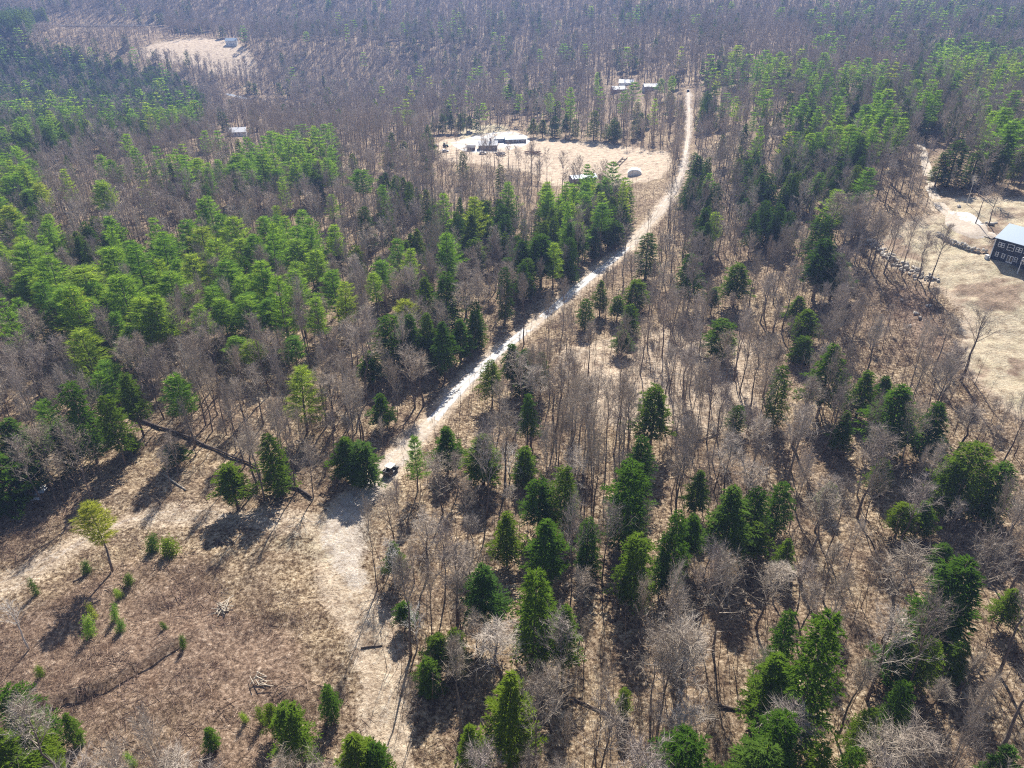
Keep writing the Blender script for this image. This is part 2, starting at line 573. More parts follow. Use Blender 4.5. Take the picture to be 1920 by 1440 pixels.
def build_ground():
    xs = axis(-7000, -120, 130, 7000, .8, 1.055)
    ys = axis(-900, 36, 230, 9000, .8, 1.035)
    X, Y = np.meshgrid(xs, ys)
    Xf, Yf = X.ravel(), Y.ravel()
    Z = h_ground(Xf, Yf)
    n, mx = len(Xf), len(xs)
    me = bpy.data.meshes.new("ground")
    me.vertices.add(n)
    me.vertices.foreach_set("co", np.stack([Xf, Yf, Z], 1).reshape(-1).astype(np.float32))
    i, j = np.meshgrid(np.arange(len(ys) - 1), np.arange(mx - 1), indexing='ij')
    a = (i * mx + j).ravel()
    q = np.stack([a, a + 1, a + mx + 1, a + mx], 1).astype(np.int32)
    me.loops.add(4 * len(q))
    me.loops.foreach_set("vertex_index", q.ravel())
    me.polygons.add(len(q))
    me.polygons.foreach_set("loop_start", np.arange(0, 4 * len(q), 4, dtype=np.int32))
    me.materials.append(M['ground'])
    me.update(calc_edges=True)
    me.shade_smooth()
    scale = 1 + Yf / 250.0
    wob = 3.2 * vnoise(Xf, Yf, 13) + 1.6 * vnoise(Xf + 50, Yf, 4)

    def area(poly, soft):
        return 1 - S(-soft, soft, (sdf(Xf, Yf, poly) + wob) / scale)
    droad = seg_dist(Xf, Yf, ROAD) + wob * .3
    tw = seg_dist(Xf, Yf, TRACK_W) + wob * .25
    ts = seg_dist(Xf, Yf, TRACK_S) + wob * .25
    tan = np.maximum.reduce([area(FARM, 2), area(LAWN, 3), area(FARF, 3), area(STRIP, 6) * .6, .75 * (1 - S(2, 6, droad)) * (1 - .6 * S(300, 380, Yf)), .62 * area(OPEN_R, 4),
                             .55 * (1 - S(2., 6., tw)), .62 * (1 - S(2.5, 6.0, ts)), .22 * area(OPEN_W, 5), .35 * area(CLEAR, 4) * S(-.4, .5, vnoise(Xf, Yf, 21))])
    grass = np.maximum.reduce([.58 * area(JUNC, 9), .56 * area(LAWN, 3),   .36 * (1 - S(1.0, 3.5, ts)), .3 * (1 - S(1, 3, tw))])
    fx, fy = FARM[2]
    grass = np.maximum(grass, .8 * (1 - S(10, 28, np.hypot(Xf - fx - 10, (Yf - fy) * .5))))
    red = np.maximum.reduce([area(BOULD, 4) * .9, area(CLEAR, 5) * S(4, 14, np.minimum(np.minimum(tw, ts), sdf(Xf, Yf, JUNC))) * (.62 + .25 * vnoise(Xf + 5, Yf, 15)), area(LAWN, 2) * S(-.1, .7, vnoise(Xf + 200, Yf + 40, 9) + .5 * vnoise(Xf + 10, Yf, 2.5)) * .6])
    rut = np.abs(np.abs(tw) - .8)
    rut2 = np.abs(np.abs(ts) - .8)
    dirt = np.maximum.reduce([.5 * (1 - S(.2, .7, rut)), .42 * (1 - S(.2, .7, rut2)), .55 * (1 - S(1.8, 3.2, droad)),
                              .55 * area(gp([(600, 1000), (640, 940), (700, 900), (725, 930), (690, 1000), (660, 1090), (620, 1070)]), 2)])
    for nm, arr in (('tan', tan), ('grass', grass), ('red', red), ('dirt', dirt)):
        at = me.attributes.new(nm, 'FLOAT', 'POINT')
        at.data.foreach_set("value", np.clip(arr, 0, 1).astype(np.float32))
    o = link("ground", me)
    tag(o, "leaf littered ground with clearings and fields", kind='structure')


build_ground()


def resample(pts, step):
    pts = np.array(pts)
    # smooth corner cutting
    for _ in range(2):
        q = [pts[0]]
        for a, b in zip(pts[:-1], pts[1:]):
            q += [a * .75 + b * .25, a * .25 + b * .75]
        q.append(pts[-1])
        pts = np.array(q)
    d = np.r_[0, np.cumsum(np.hypot(*np.diff(pts, axis=0).T))]
    s = np.arange(0, d[-1], step)
    return np.stack([np.interp(s, d, pts[:, 0]), np.interp(s, d, pts[:, 1])], 1)


def ribbon(name, pts, width, mat, step=1.0, label=None, seed=0, pale=None, taper=0):
    p = resample(pts, step)
    t = np.gradient(p, axis=0)
    t /= np.linalg.norm(t, axis=1)[:, None] + 1e-9
    nrm = np.stack([-t[:, 1], t[:, 0]], 1)
    offs = [-1.0, -.86, -.55, -.25, 0, .25, .55, .86, 1.0]
    lift = [-.08, .05, .035, .075, .10, .075, .035, .05, -.08]
    vs_ = []
    for i in range(len(p)):
        tp = min(1, .15 + i / taper) if taper else 1
        w = width * tp * (1 - .42 * float(S(290, 380, p[i, 1])) * (name == 'dirt_road')) * (.5 + .09 * float(vnoise(p[i, 0] + seed, p[i, 1], 4.0)))
        sh = .25 * float(vnoise(p[i, 0], p[i, 1] + 90, 9.0))
        for o_, l in zip(offs, lift):
            q = p[i] + nrm[i] * (o_ * w + sh)
            vs_.append((q[0], q[1], float(h_base(q[0], q[1])) + l + .03))
    k = len(offs)
    fs = [(i * k + j, i * k + j + 1, (i + 1) * k + j + 1, (i + 1) * k + j) for i in range(len(p) - 1) for j in range(k - 1)]
    mb = MB()
    mb.add(vs_, [f[::-1] for f in fs])
    o = mb.build(name, mat, smooth=True)
    at = o.data.attributes.new('rut', 'FLOAT', 'POINT')
    at.data.foreach_set("value", np.tile(np.array([0, .35, 1, .5, 0, .5, 1, .35, 0], np.float32), len(p)))
    if pale:
        at = o.data.attributes.new('pale', 'FLOAT', 'POINT')
        vals = np.repeat([pale(q[0], q[1]) for q in p], k)
        at.data.foreach_set("value", vals.astype(np.float32))
    return tag(o, label, kind='structure')


def road_pale(x, y):
    # worn stone and the last ice lie on two stretches of the road; the rest is tan dirt
    v = float(project(x, y, float(h_base(x, y)))[1])
    a = float(S(800, 765, v) if False else (1 - S(745, 800, v)) * S(610, 650, v))
    b = float((1 - S(575, 600, v)) * S(455, 500, v))
    return max(.75 * a, b) + .22


ribbon("dirt_road", ROAD[1:], 3.1, M['road'], label="pale gravel road running up through the woods", pale=road_pale, taper=22)
ribbon("driveway", DRIVE, 3.4, M['road'], label="pale gravel drive leading down to the dark house", seed=5, pale=lambda x, y: .2)


def patch(name, poly, mat, lift, label, step=1.5):
    """A sheet over an area, draped on the terrain."""
    P_ = np.array(poly)
    c = P_.mean(0)
    ring = resample(list(P_) + [P_[0]], step)
    n = len(ring)
    vs_, fs = [], []
    K = 8
    for k in range(K + 1):
        f = k / K
        for q in ring:
            w = q + .5 * np.array([float(vnoise(q[0], q[1], 3)), float(vnoise(q[0] + 40, q[1], 3))]) * (f > .8)
            r_ = c + (w - c) * f
            z = float(h_ground(r_[0], r_[1]))
            vs_.append((r_[0], r_[1], z + (lift if k < K else -.15)))
    for k in range(K):
        for i in range(n):
            a, b = k * n + i, k * n + (i + 1) % n
            fs.append((a, b, b + n, a + n))
    mb = MB()
    mb.add(vs_, fs)
    o = mb.build(name, mat, smooth=True)
    a2 = o.data.attributes.new('rut', 'FLOAT', 'POINT')
    a2.data.foreach_set("value", np.ones(len(o.data.vertices), np.float32))
    at = o.data.attributes.new('pale', 'FLOAT', 'POINT')
    at.data.foreach_set("value", (.34 + .5 * vnoise(np.array([q[0] for q in vs_]), np.array([q[1] for q in vs_]), 5)).astype(np.float32))
    return tag(o, label, kind='structure')


patch("gravel_yard", YARD, M['road'], .32, "pale gravel yard among the farm sheds")
patch("gravel_pad", PAD, M['road'], .30, "pale gravel turning area beside the dark house")

mb = MB()
mb.add([(p[0], p[1], zp) for p in pp], [tuple(range(len(pp)))])
tag(mb.build("pond", M['water']), "small pond below the far dark evergreens", kind='structure')
ribbon("stream", gp([(425, 176), (450, 182), (475, 188), (500, 190), (530, 189)]), 5.0, M['stream'], label="bright stream in the valley bottom")


# ------------------------------------------------------------------ tree prototypes
def rot_about(v, axis_, ang):
    return np.array(Matrix.Rotation(ang, 3, Vector(axis_)) @ Vector(v))


def strip(tris, p0, p1, w0, w1, r):
    """Two triangles (one if it tapers to a point) from p0 to p1, facing a random way."""
    d = p1 - p0
    s = np.cross(d, r.normal(size=3))
    s /= np.linalg.norm(s) + 1e-9
    if w1 <= 1e-6:
        tris.append((p0 - s * w0 / 2, p0 + s * w0 / 2, p1))
    else:
        tris.append((p0 - s * w0 / 2, p0 + s * w0 / 2, p1 + s * w1 / 2))
        tris.append((p0 - s * w0 / 2, p1 + s * w1 / 2, p1 - s * w1 / 2))


def bare_tree(seed, H=18.0, spread=1.0, lod=0, low=.38, twigs=11, lean=0.0):
    """Returns (trunk MB, crown triangles)."""
    r = np.random.default_rng(seed)
    tb = MB()
    nseg = 7 if lod == 0 else 4
    wob = r.normal(size=(nseg + 1, 2)).cumsum(0) * .16
    la = r.uniform(0, 6.28)
    path = [np.array([wob[i, 0] - wob[0, 0] + lean * math.cos(la) * (i / nseg) ** 1.5 * H, wob[i, 1] - wob[0, 1] + lean * math.sin(la) * (i / nseg) ** 1.5 * H, H * .93 * i / nseg]) for i in range(nseg + 1)]
    path[0][2] = -.4
    r0 = .0125 * H * r.uniform(.85, 1.2)
    tb.tube(path, [r0 * (1 - .88 * (i / nseg) ** .9) for i in range(nseg + 1)], 6 if lod == 0 else 4)
    T = []
    kw = {0: 1.15, 1: 2.0, 2: 4.2}[lod]

    def at(t):
        f = t * nseg
        i = min(int(f), nseg - 1)
        return path[i] + (path[i + 1] - path[i]) * (f - i)
    nl = {0: 22, 1: 15, 2: 10}[lod]
    for k in range(nl):
        t = low + (1 - low) * ((k + r.uniform(0, 1)) / nl) ** .9
        az = k * 2.4 + r.uniform(-.6, .6)
        el = R(r.uniform(36, 62)) + t * .2
        L = H * (.11 + .27 * (1 - t) ** .75) * spread * r.uniform(.75, 1.25)
        p = at(min(t, .999))
        d = np.array([math.cos(az) * math.cos(el), math.sin(az) * math.cos(el), math.sin(el)])
        pts = [p]
        for s in range(3):
            d = d + np.array([0, 0, .13]) + r.normal(size=3) * .13
            d /= np.linalg.norm(d)
            pts.append(pts[-1] + d * L / 3)
        rl = max(.035, .0045 * H * (1 - t) + .03)
        if lod == 0:
            lb = MB()
            lb.tube(pts, [rl, rl * .72, rl * .5, .012], 3, cap=False)
            V = np.array(lb.v)
            for f in lb.f:
                T.append((V[f[0]], V[f[1]], V[f[2]]))
                T.append((V[f[0]], V[f[2]], V[f[3]]))
        else:
            for a, b in zip(pts[:-1], pts[1:]):
                strip(T, a, b, rl * 1.6 * kw ** .5, rl * 1.2 * kw ** .5, r)
        ns = {0: 7, 1: 5, 2: 4}[lod]
        for s in range(ns):
            f = .28 + .72 * (s + r.uniform(0, 1)) / ns
            i = min(int(f * 3), 2)
            q = pts[i] + (pts[i + 1] - pts[i]) * (f * 3 - i)
            dd = pts[i + 1] - pts[i]
            dd /= np.linalg.norm(dd)
            e = dd * .75 + r.normal(size=3) * .5 + np.array([0, 0, .25])
            e /= np.linalg.norm(e)
            l2 = L * r.uniform(.28, .5)
            q2 = q + e * l2 + np.array([0, 0, .1 * l2])
            strip(T, q, q2, .04 * kw, .018 * kw, r)
            nt_ = {0: twigs, 1: 6, 2: 5}[lod]
            for w in range(nt_):
                g = .2 + .8 * (w + r.uniform(0, 1)) / nt_
                a = q + (q2 - q) * g
                ed = e * .7 + r.normal(size=3) * .55 + np.array([0, 0, .3])
                ed /= np.linalg.norm(ed)
                strip(T, a, a + ed * r.uniform(.6, 1.5) * H / 18, .03 * kw, 0, r)
    return tb, np.array(T)


def white_pine(seed, H=22.0, lod=0, low=.36, R0=3.9):
    r = np.random.default_rng(seed)
    tb = MB()
    n = 6
    wob = r.normal(size=(n + 1, 2)).cumsum(0) * .1
    path = [np.array([wob[i, 0] - wob[0, 0], wob[i, 1] - wob[0, 1], H * i / n - (.4 if i == 0 else 0)]) for i in range(n + 1)]
    tb.tube(path, [.24 * (1 - .9 * i / n) for i in range(n + 1)], 6)
    T = []
    nw = {0: 11, 1: 8, 2: 6}[lod]
    gaps = r.uniform(.5, 1.25, size=12)
    for k in range(nw):
        t = low + (.99 - low) * (k + r.uniform(-.2, .2)) / (nw - 1)
        t = min(max(t, low), .985)
        tt = (t - low) / (1 - low)
        prof = (min(1, .62 + tt * 1.6)) * (1 - tt) ** .72 + .10
        nb = {0: 6, 1: 5, 2: 4}[lod]
        az0 = r.uniform(0, 6.28)
        for b in range(nb):
            az = az0 + 6.283 * b / nb + r.normal() * .25
            L = R0 * prof * r.uniform(.6, 1.2) * gaps[int((az % 6.283) / 6.283 * 12) % 12]
            L = max(L, .5)
            f = t * n
            i = min(int(f), n - 1)
            p0 = path[i] + (path[i + 1] - path[i]) * (f - i)
            h = np.array([math.cos(az), math.sin(az), 0])
            side = np.array([-h[1], h[0], 0])
            up0 = r.uniform(-.02, .18) + .5 * tt
            curve = lambda g: p0 + h * L * g + np.array([0, 0, L * (up0 * g + .22 * g * g * (1 - .3 * tt))])
            if lod < 2:
                strip(T, p0, curve(.6), .09, .05, r)
            ntf = max(3, int({0: 7, 1: 5, 2: 3}[lod] * (.45 + .75 * L / R0)))
            for j in range(ntf):
                g = .30 + .70 * (j + r.uniform(.2, 1)) / ntf
                for sgn in ((0,) if g > .93 else (-1, 1)) if lod < 2 else (r.choice([-1, 0, 1]),):
                    off = sgn * L * .19 * (1.05 - abs(g - .6)) * r.uniform(.35, 1)
                    c = curve(g) + side * off + np.array([0, 0, abs(off) * .12])
                    od = h * .85 + side * sgn * .55 + np.array([0, 0, .30])
                    nn = {0: 6, 1: 4, 2: 4}[lod]
                    ln = {0: .95, 1: 1.15, 2: 1.6}[lod]
                    wd = {0: .13, 1: .24, 2: .55}[lod]
                    for q in range(nn):
                        e = od + r.normal(size=3) * .42
                        e /= np.linalg.norm(e)
                        strip(T, c - e * .12, c + e * ln * r.uniform(.7, 1.2), wd, 0, r)
    return tb, np.array(T)


def hemlock(seed, H=18.0, lod=0, low=.10, R0=3.3, dome=.75):
    r = np.random.default_rng(seed)
    tb = MB()
    n = 4
    path = [np.array([0, 0, H * i / n - (.4 if i == 0 else 0)]) + np.array([*r.normal(size=2) * .06, 0]) for i in range(n + 1)]
    tb.tube(path, [.23 * (1 - .9 * i / n) for i in range(n + 1)], 6)
    T = []
    nb = {0: 170, 1: 95, 2: 46}[lod]
    lump = r.uniform(.5, 1.25, size=(7, 9))
    lx, ly = r.normal(size=2) * .35
    for k in range(5):
        az_, L_ = r.uniform(0, 6.28), r.uniform(.8, 2.0)
        z_ = H * low * r.uniform(.45, 1.1) + .5
        tb.tube([(0, 0, z_), (math.cos(az_) * L_, math.sin(az_) * L_, z_ + .25 * L_)], [.05, .015], 3)
    for k in range(nb):
        u = (k + r.uniform(0, 1)) / nb
        t = low + (1 - low) * (1 - (1 - u) ** .86)
        tt = (t - low) / (1 - low)
        prof = (1 - tt) ** dome * min(1, .72 + tt * 1.8)
        az = k * 2.39996 + r.normal() * .2
        L = R0 * prof * r.uniform(.62, 1.2) * (1 + .22 * (lx * math.cos(az) + ly * math.sin(az))) * lump[min(int(tt * 7), 6), int((az % 6.283) / 6.283 * 9) % 9] + .22
        p0 = np.array([0, 0, H * t])
        h = np.array([math.cos(az), math.sin(az), 0])
        side = np.array([-h[1], h[0], 0])
        rise = .30 * (tt - .15)
        curve = lambda g: p0 + h * L * g + np.array([0, 0, L * (rise * g + .12 * g - .30 * g * g)])
        if lod == 0 and k % 3 == 0:
            strip(T, p0, curve(.6), .07, .03, r)
        nf = max(2, int({0: 6, 1: 5, 2: 4}[lod] * (.4 + .8 * L / R0)))
        for j in range(nf):
            g = .34 + .66 * (j + r.uniform(0, 1)) / nf
            for sgn in (-1, 1) if g < .9 or lod == 0 else (0,):
                off = sgn * L * .28 * (1.2 - g) * r.uniform(.2, 1)
                c = curve(g) + side * off + np.array([0, 0, r.normal() * .12])
                nn = {0: 5, 1: 3, 2: 2}[lod]
                ln = {0: .55, 1: .8, 2: 1.5}[lod]
                wd = {0: .19, 1: .38, 2: .85}[lod]
                for q in range(nn):
                    e = h * .8 + side * (sgn * .6 + r.normal() * .5) + np.array([0, 0, r.normal() * .34 - .08])
                    e /= np.linalg.norm(e)
                    # a spray lies nearly level
                    s = np.cross(e, np.array([0, 0, 1.]) + r.normal(size=3) * .45)
                    s /= np.linalg.norm(s) + 1e-9
                    a, b = c - e * ln * .25, c + e * ln * r.uniform(.6, 1.0)
                    T.append((a - s * wd * .35, a + s * wd * .5, b))
    # leading shoot
    strip(T, np.array([0, 0, H * .97]), np.array([.1, 0, H * 1.03]), .18, 0, r)
    return tb, np.array(T)


def sapling(seed, H=8.0, tw=10):
    r = np.random.default_rng(seed)
    T = []
    p = np.zeros(3)
    pts = [p]
    d = np.array([r.normal() * .06, r.normal() * .06, 1.])
    for k in range(3):
        d = d + np.array([r.normal() * .05, r.normal() * .05, 0])
        pts.append(pts[-1] + d * H / 3)
    w = [.10, .075, .05, .02]
    for k in range(3):
        for _ in range(2):
            strip(T, pts[k], pts[k + 1], w[k], w[k + 1], r)
    for k in range(tw):
        f = r.uniform(.3, 1) * 3
        i = min(int(f), 2)
        a = pts[i] + (pts[i + 1] - pts[i]) * (f - i)
        e = np.array([r.normal() * .55, r.normal() * .55, .8])
        e /= np.linalg.norm(e)
        L = r.uniform(.8, 1.9) * (1.15 - f / 4.5)
        strip(T, a, a + e * L, .04, .012, r)
        for q in range(3):
            b = a + e * L * r.uniform(.4, 1)
            g = e + r.normal(size=3) * .6
            strip(T, b, b + g / np.linalg.norm(g) * L * .45, .025, 0, r)
    return np.array(T)


def brush_clump(seed, n=46, size=1.0, flat=.5):
    r = np.random.default_rng(seed)
    T = []
    for k in range(n):
        a = np.array([r.normal() * .55 * size, r.normal() * .55 * size, 0])
        e = np.array([r.normal() * flat, r.normal() * flat, r.uniform(.3, 1)])
        e /= np.linalg.norm(e)
        L = r.uniform(.35, 1.25) * size
        m = a + e * L * .6
        strip(T, a, m, .035, .025, r)
        e2 = e + r.normal(size=3) * .4
        strip(T, m, m + e2 / np.linalg.norm(e2) * L * .5, .025, 0, r)
    return np.array(T)


def slash_pile(seed, n=16):
    r = np.random.default_rng(seed)
    T = []
    for k in range(n):
        a = np.array([r.normal() * .9, r.normal() * .9, r.uniform(.03, .2)])
        az = r.uniform(0, 6.28)
        L = r.uniform(.8, 2.6)
        e = np.array([math.cos(az), math.sin(az), r.normal() * .10])
        for _ in range(2):
            strip(T, a, a + e * L, r.uniform(.05, .11), .03, r)
    return np.array(T)


PROTO = {}


def reg(kind, lod, trunk_mb, crown, matc, H, Rr, trunk_mat='trunk'):
    tm = trunk_mb.mesh(kind + "_trunk", M[trunk_mat], True)
    cm = array_mesh(kind + "_crown", crown, M[matc])
    PROTO.setdefault((kind, lod), []).append((tm, cm, H, Rr))


def crown_radius(T):
    p = T.reshape(-1, 3)
    return float(np.percentile(np.hypot(p[:, 0], p[:, 1]), 93))


for lod, cnt in ((0, 8), (1, 5), (2, 5)):
    for k in range(cnt):
        tb, T = bare_tree(100 + 10 * lod + k, 18, [.95, 1.1, .75, 1.25, .85, .65, 1.0, 1.1][k % 8], lod, low=[.45, .36, .58, .4, .52, .62, .42, .48][k % 8])
        reg('bare_tree', lod, tb, T, 'twig', 18., crown_radius(T))
    for k in range({0: 7, 1: 4, 2: 4}[lod]):
        tb, T = white_pine(200 + 10 * lod + k, 22, lod, low=[.34, .42, .28, .5, .38, .3, .45][k])
        reg('white_pine', lod, tb, T, 'pine', 22., crown_radius(T))
    for k in range({0: 8, 1: 4, 2: 4}[lod]):
        tb, T = hemlock(300 + 10 * lod + k, 18, lod, low=[.16, .08, .26, .12, .34, .2, .1, .28][k], dome=[.62, .5, .72, .42, .55, .8, .36, .46][k])
        reg('hemlock', lod, tb, T, 'hemlock', 18., crown_radius(T))

CN = {'bare_tree': 'bare_tree', 'white_pine': 'pine_tree', 'hemlock': 'hemlock_tree'}
TREES = []          # every single tree: dict


def make_tree(kind, x, y, h, rad, label=None, group=None, lod=0, pick=None, parts=True, lean=(0, 0), cat='tree'):
    lst = PROTO[(kind, lod)]
    tm, cm, H, Rr = lst[random.randrange(len(lst)) if pick is None else pick % len(lst)]
    e = empty(CN[kind], (x, y, hz(x, y) - .1), random.uniform(0, 6.283))
    if lean != (0, 0):
        e.rotation_euler = (lean[0], lean[1], 0)
    e.scale = (rad / Rr, rad / Rr, h / H)
    link("trunk", tm, e)
    link("crown", cm, e)
    tag(e, label, cat, group)
    u, v, d = project(x, y, hz(x, y) + h * .7)
    TREES.append(dict(o=e, kind=kind, x=x, y=y, u=float(u), v=float(v), px=FPX * h / float(d), d=float(d), r=rad))
    return e


def place_px(kind, ut, vt, vb, wpx):
    """Base position, height and crown radius of a tree seen from its top (ut, vt) down to the base row vb."""
    V0 = 720 + FPX / math.tan(PITCH)
    ub = 960 + (ut - 960) * (V0 - vb) / (V0 - vt)
    g = ground(ub, vb)
    zb = hz(*g)
    d = ray(ut, vt)
    zt = CAM_H + d[2] * g[1] / d[1]
    dep = g[1] * CT + (CAM_H - (zb + zt) / 2) * ST
    return g[0], g[1], min(max(zt - zb, 2.0), 34.0), min(max(wpx / 2 * dep / FPX, .5), 8.0)


HAND_H = [  # top u, top v, base v, crown width, in photo pixels
    (958, 1262, 1440, 95), (1290, 1378, 1560, 125), (1560, 1150, 1410, 112), (1482, 1145, 1300, 62), (1462, 1228, 1370, 100), (1475, 1340, 1500, 105), (1440, 1400, 1550, 120),
    (1548, 1395, 1540, 70), (1608, 1402, 1530, 62), (1815, 1050, 1200, 115), (1698, 1190, 1290, 76), (1748, 1198, 1290, 62), (1812, 1205, 1285, 48), (1898, 1400, 1540, 85),
    (1025, 975, 1110, 82), (905, 1062, 1195, 78), (1062, 1135, 1265, 66), (1005, 1070, 1240, 90), (1105, 972, 1075, 52), (1196, 1003, 1135, 80), (1187, 865, 1025, 90), (1062, 875, 1015, 66),
    (1012, 900, 1005, 75), (1275, 960, 1115, 60), (1252, 1000, 1120, 45), (1302, 965, 1065, 50), (1378, 912, 1060, 88), (1424, 980, 1060, 48), (1425, 915, 1020, 62), (1470, 905, 1005, 55),
    (1315, 882, 972, 46), (1232, 725, 850, 78), (1205, 818, 935, 58), (905, 815, 912, 74), (836, 800, 885, 55), (990, 738, 840, 40), (985, 838, 905, 48), (922, 675, 757, 45), (986, 655, 745, 50),
    (960, 645, 735, 44), (1015, 660, 742, 32), (1100, 560, 618, 34), (1128, 525, 592, 30), (1160, 555, 605, 36), (1183, 570, 628, 40), (1195, 525, 582, 50), (1170, 618, 665, 40), (1217, 437, 527, 46),
    (1295, 475, 582, 56), (1388, 495, 577, 64), (1340, 540, 590, 28), (1358, 598, 672, 62), (1550, 448, 565, 72), (1577, 475, 562, 58), (1546, 400, 500, 52), (1517, 580, 640, 58), (1500, 555, 612, 44), (1512, 630, 682, 46),
    (1566, 645, 785, 76), (1630, 695, 785, 56), (1664, 705, 775, 46), (1695, 722, 858, 92), (1764, 755, 866, 70), (1470, 685, 808, 44), (1385, 760, 815, 36), (1835, 830, 962, 92), (1890, 868, 975, 70), (1700, 945, 1010, 60), (1740, 940, 1005, 50), (1775, 1020, 1065, 42),
    (828, 603, 712, 52), (862, 598, 678, 44), (892, 580, 655, 40), (728, 590, 695, 70), (766, 590, 695, 48), (690, 660, 722, 48), (835, 510, 625, 62), (1016, 440, 538, 76), (980, 450, 535, 50),
    (500, 815, 925, 60), (425, 870, 955, 66), (318, 830, 875, 46), (676, 830, 912, 72), (645, 820, 902, 60), (712, 738, 805, 46), (820, 1190, 1260, 55), (800, 1235, 1300, 50), (755, 1130, 1180, 40), (735, 1015, 1090, 40), (850, 1180, 1260, 48),
    (12, 785, 912, 82), (28, 838, 925, 62), (-34, 850, 960, 100), (128, 716, 868, 70), (192, 742, 872, 60), (100, 800, 900, 50), (232, 700, 820, 50), (12, 1290, 1420, 85), (40, 1345, 1470, 72), (-15, 1370, 1520, 90), (240, 812, 850, 30),
    (535, 1320, 1420, 74), (612, 1285, 1345, 38), (505, 1320, 1380, 36), (120, 1338, 1398, 34), (660, 1380, 1490, 90), (700, 1395, 1490, 60), (388, 1365, 1408, 28), (1172, 1290, 1340, 30), (880, 1360, 1460, 60), (1590, 770, 850, 40), (1800, 860, 960, 60),
    (1660, 860, 920, 40), (1480, 1010, 1080, 40), (950, 960, 1060, 60), (1560, 905, 960, 40), (1905, 1105, 1180, 50), (1640, 1330, 1430, 60),
    (1000, 222, 258, 20), (1018, 224, 259, 22), (1040, 218, 259, 24), (1062, 214, 260, 24), (1080, 222, 261, 18), (1116, 207, 263, 28), (1138, 232, 264, 16), (1150, 224, 268, 22), (1160, 228, 268, 18), (1196, 190, 226, 18), (1215, 215, 240, 14),
    (812, 218, 253, 16), (828, 213, 251, 20), (845, 215, 251, 20), (862, 213, 251, 20), (880, 217, 249, 18), (955, 158, 205, 24), (970, 192, 222, 18), (986, 140, 180, 14), (1002, 165, 200, 14), (1330, 175, 242, 24), (1462, 212, 246, 22),
    (1500, 215, 292, 36), (1525, 205, 280, 32), (1802, 262, 352, 52), (1772, 285, 350, 36), (1838, 282, 348, 44), (1868, 270, 345, 34), (1300, 330, 415, 38), (1330, 295, 385, 26), (866, 284, 347, 24), (665, 36, 57, 9), (683, 31, 57, 10), (700, 36, 59, 9), (716, 25, 57, 12), (372, 195, 235, 20), (85, 240, 300, 28), (605, 142, 172, 10),
    (1440, 375, 450, 40), (1465, 385, 450, 44), (1575, 320, 400, 46), (1610, 310, 395, 40), (1700, 1280, 1380, 60),
]
HAND_P = [
    (330, 705, 838, 66), (555, 690, 812, 92), (548, 632, 700, 54), (438, 632, 700, 56), (474, 640, 705, 60), (198, 678, 770, 72), (150, 620, 745, 90), (238, 618, 710, 72), (75, 755, 872, 66),
    (85, 610, 665, 40), (45, 455, 585, 100), (150, 500, 640, 110), (205, 465, 600, 84), (250, 460, 600, 80), (120, 540, 665, 92), (222, 518, 660, 90), (262, 560, 690, 74), (315, 515, 640, 84), (350, 478, 600, 84),
    (402, 450, 575, 80), (378, 430, 545, 80), (420, 490, 615, 80), (455, 520, 625, 80), (470, 550, 650, 70), (505, 560, 655, 60), (512, 430, 530, 60), (558, 450, 550, 70), (590, 470, 570, 60), (622, 510, 620, 66),
    (642, 530, 640, 50), (302, 450, 580, 80), (566, 395, 485, 50), (675, 320, 400, 52), (620, 365, 425, 34), (745, 450, 545, 48), (715, 490, 575, 50), (700, 512, 600, 40), (412, 560, 660, 60), (775, 820, 925, 46), (590, 560, 660, 50), (30, 560, 660, 50),
    (185, 700, 790, 50), (60, 500, 600, 60), (1600, 235, 340, 46),
    (1072, 165, 248, 24), (1120, 137, 205, 14), (1240, 148, 190, 24), (1262, 143, 195, 18), (1385, 86, 158, 34), (1426, 104, 178, 32), (1464, 98, 165, 26), (1550, 140, 222, 38), (1515, 175, 240, 34), (1580, 165, 235, 30), (1690, 222, 312, 48), (1900, 228, 345, 52), (1650, 180, 245, 34), (1720, 150, 215, 34), (1415, 215, 262, 16),
]
LONE = (163, 948, 1073, 62)
SMALL = [(232, 1073, 1098, 20), (217, 1098, 1120, 16), (202, 1130, 1162, 18), (216, 1160, 1188, 20), (150, 1148, 1192, 26), (55, 1083, 1118, 16), (335, 1188, 1216, 14), (238, 1405, 1436, 18), (153, 1048, 1076, 20), (305, 1165, 1185, 12),
         (485, 1316, 1352, 20), (455, 1330, 1352, 14), (275, 1000, 1035, 28), (310, 1005, 1040, 38), (62, 1240, 1272, 18), (166, 1130, 1160, 16), (148, 1380, 1402, 14)]

for t in HAND_H:
    x, y, h, rd = place_px('hemlock', *t)
    make_tree('hemlock', x, y, h, rd)
for t in HAND_P:
    x, y, h, rd = place_px('white_pine', *t)
    make_tree('white_pine', x, y, h, rd * .9)
x, y, h, rd = place_px('white_pine', *LONE)
lone = make_tree('white_pine', x, y, h, rd, "lone yellow green pine standing by itself in the brushy clearing", pick=3)
for c_ in lone.children:
    if c_.name.startswith('crown'):
        c_.data = c_.data.copy()
        c_.data.materials[0] = M['pine_light']
SHRUBS, BUSH = [], []
for k in range(4):
    tb, T = hemlock(340 + k, 6, 1, low=.03, R0=2.4, dome=.32)
    rr = np.random.default_rng(k)
    T = T[rr.random(len(T)) < .5]
    T = T + rr.normal(size=(len(T), 1, 3)) * (.95, .95, .7)
    T[:, :, 2] = np.maximum(T[:, :, 2], .05)
    BUSH.append((tb.mesh('young_evergreen_trunk', M['trunk'], True), array_mesh('young_evergreen_crown', T, M['hemlock' if k % 2 else 'pine']), 6., crown_radius(T)))
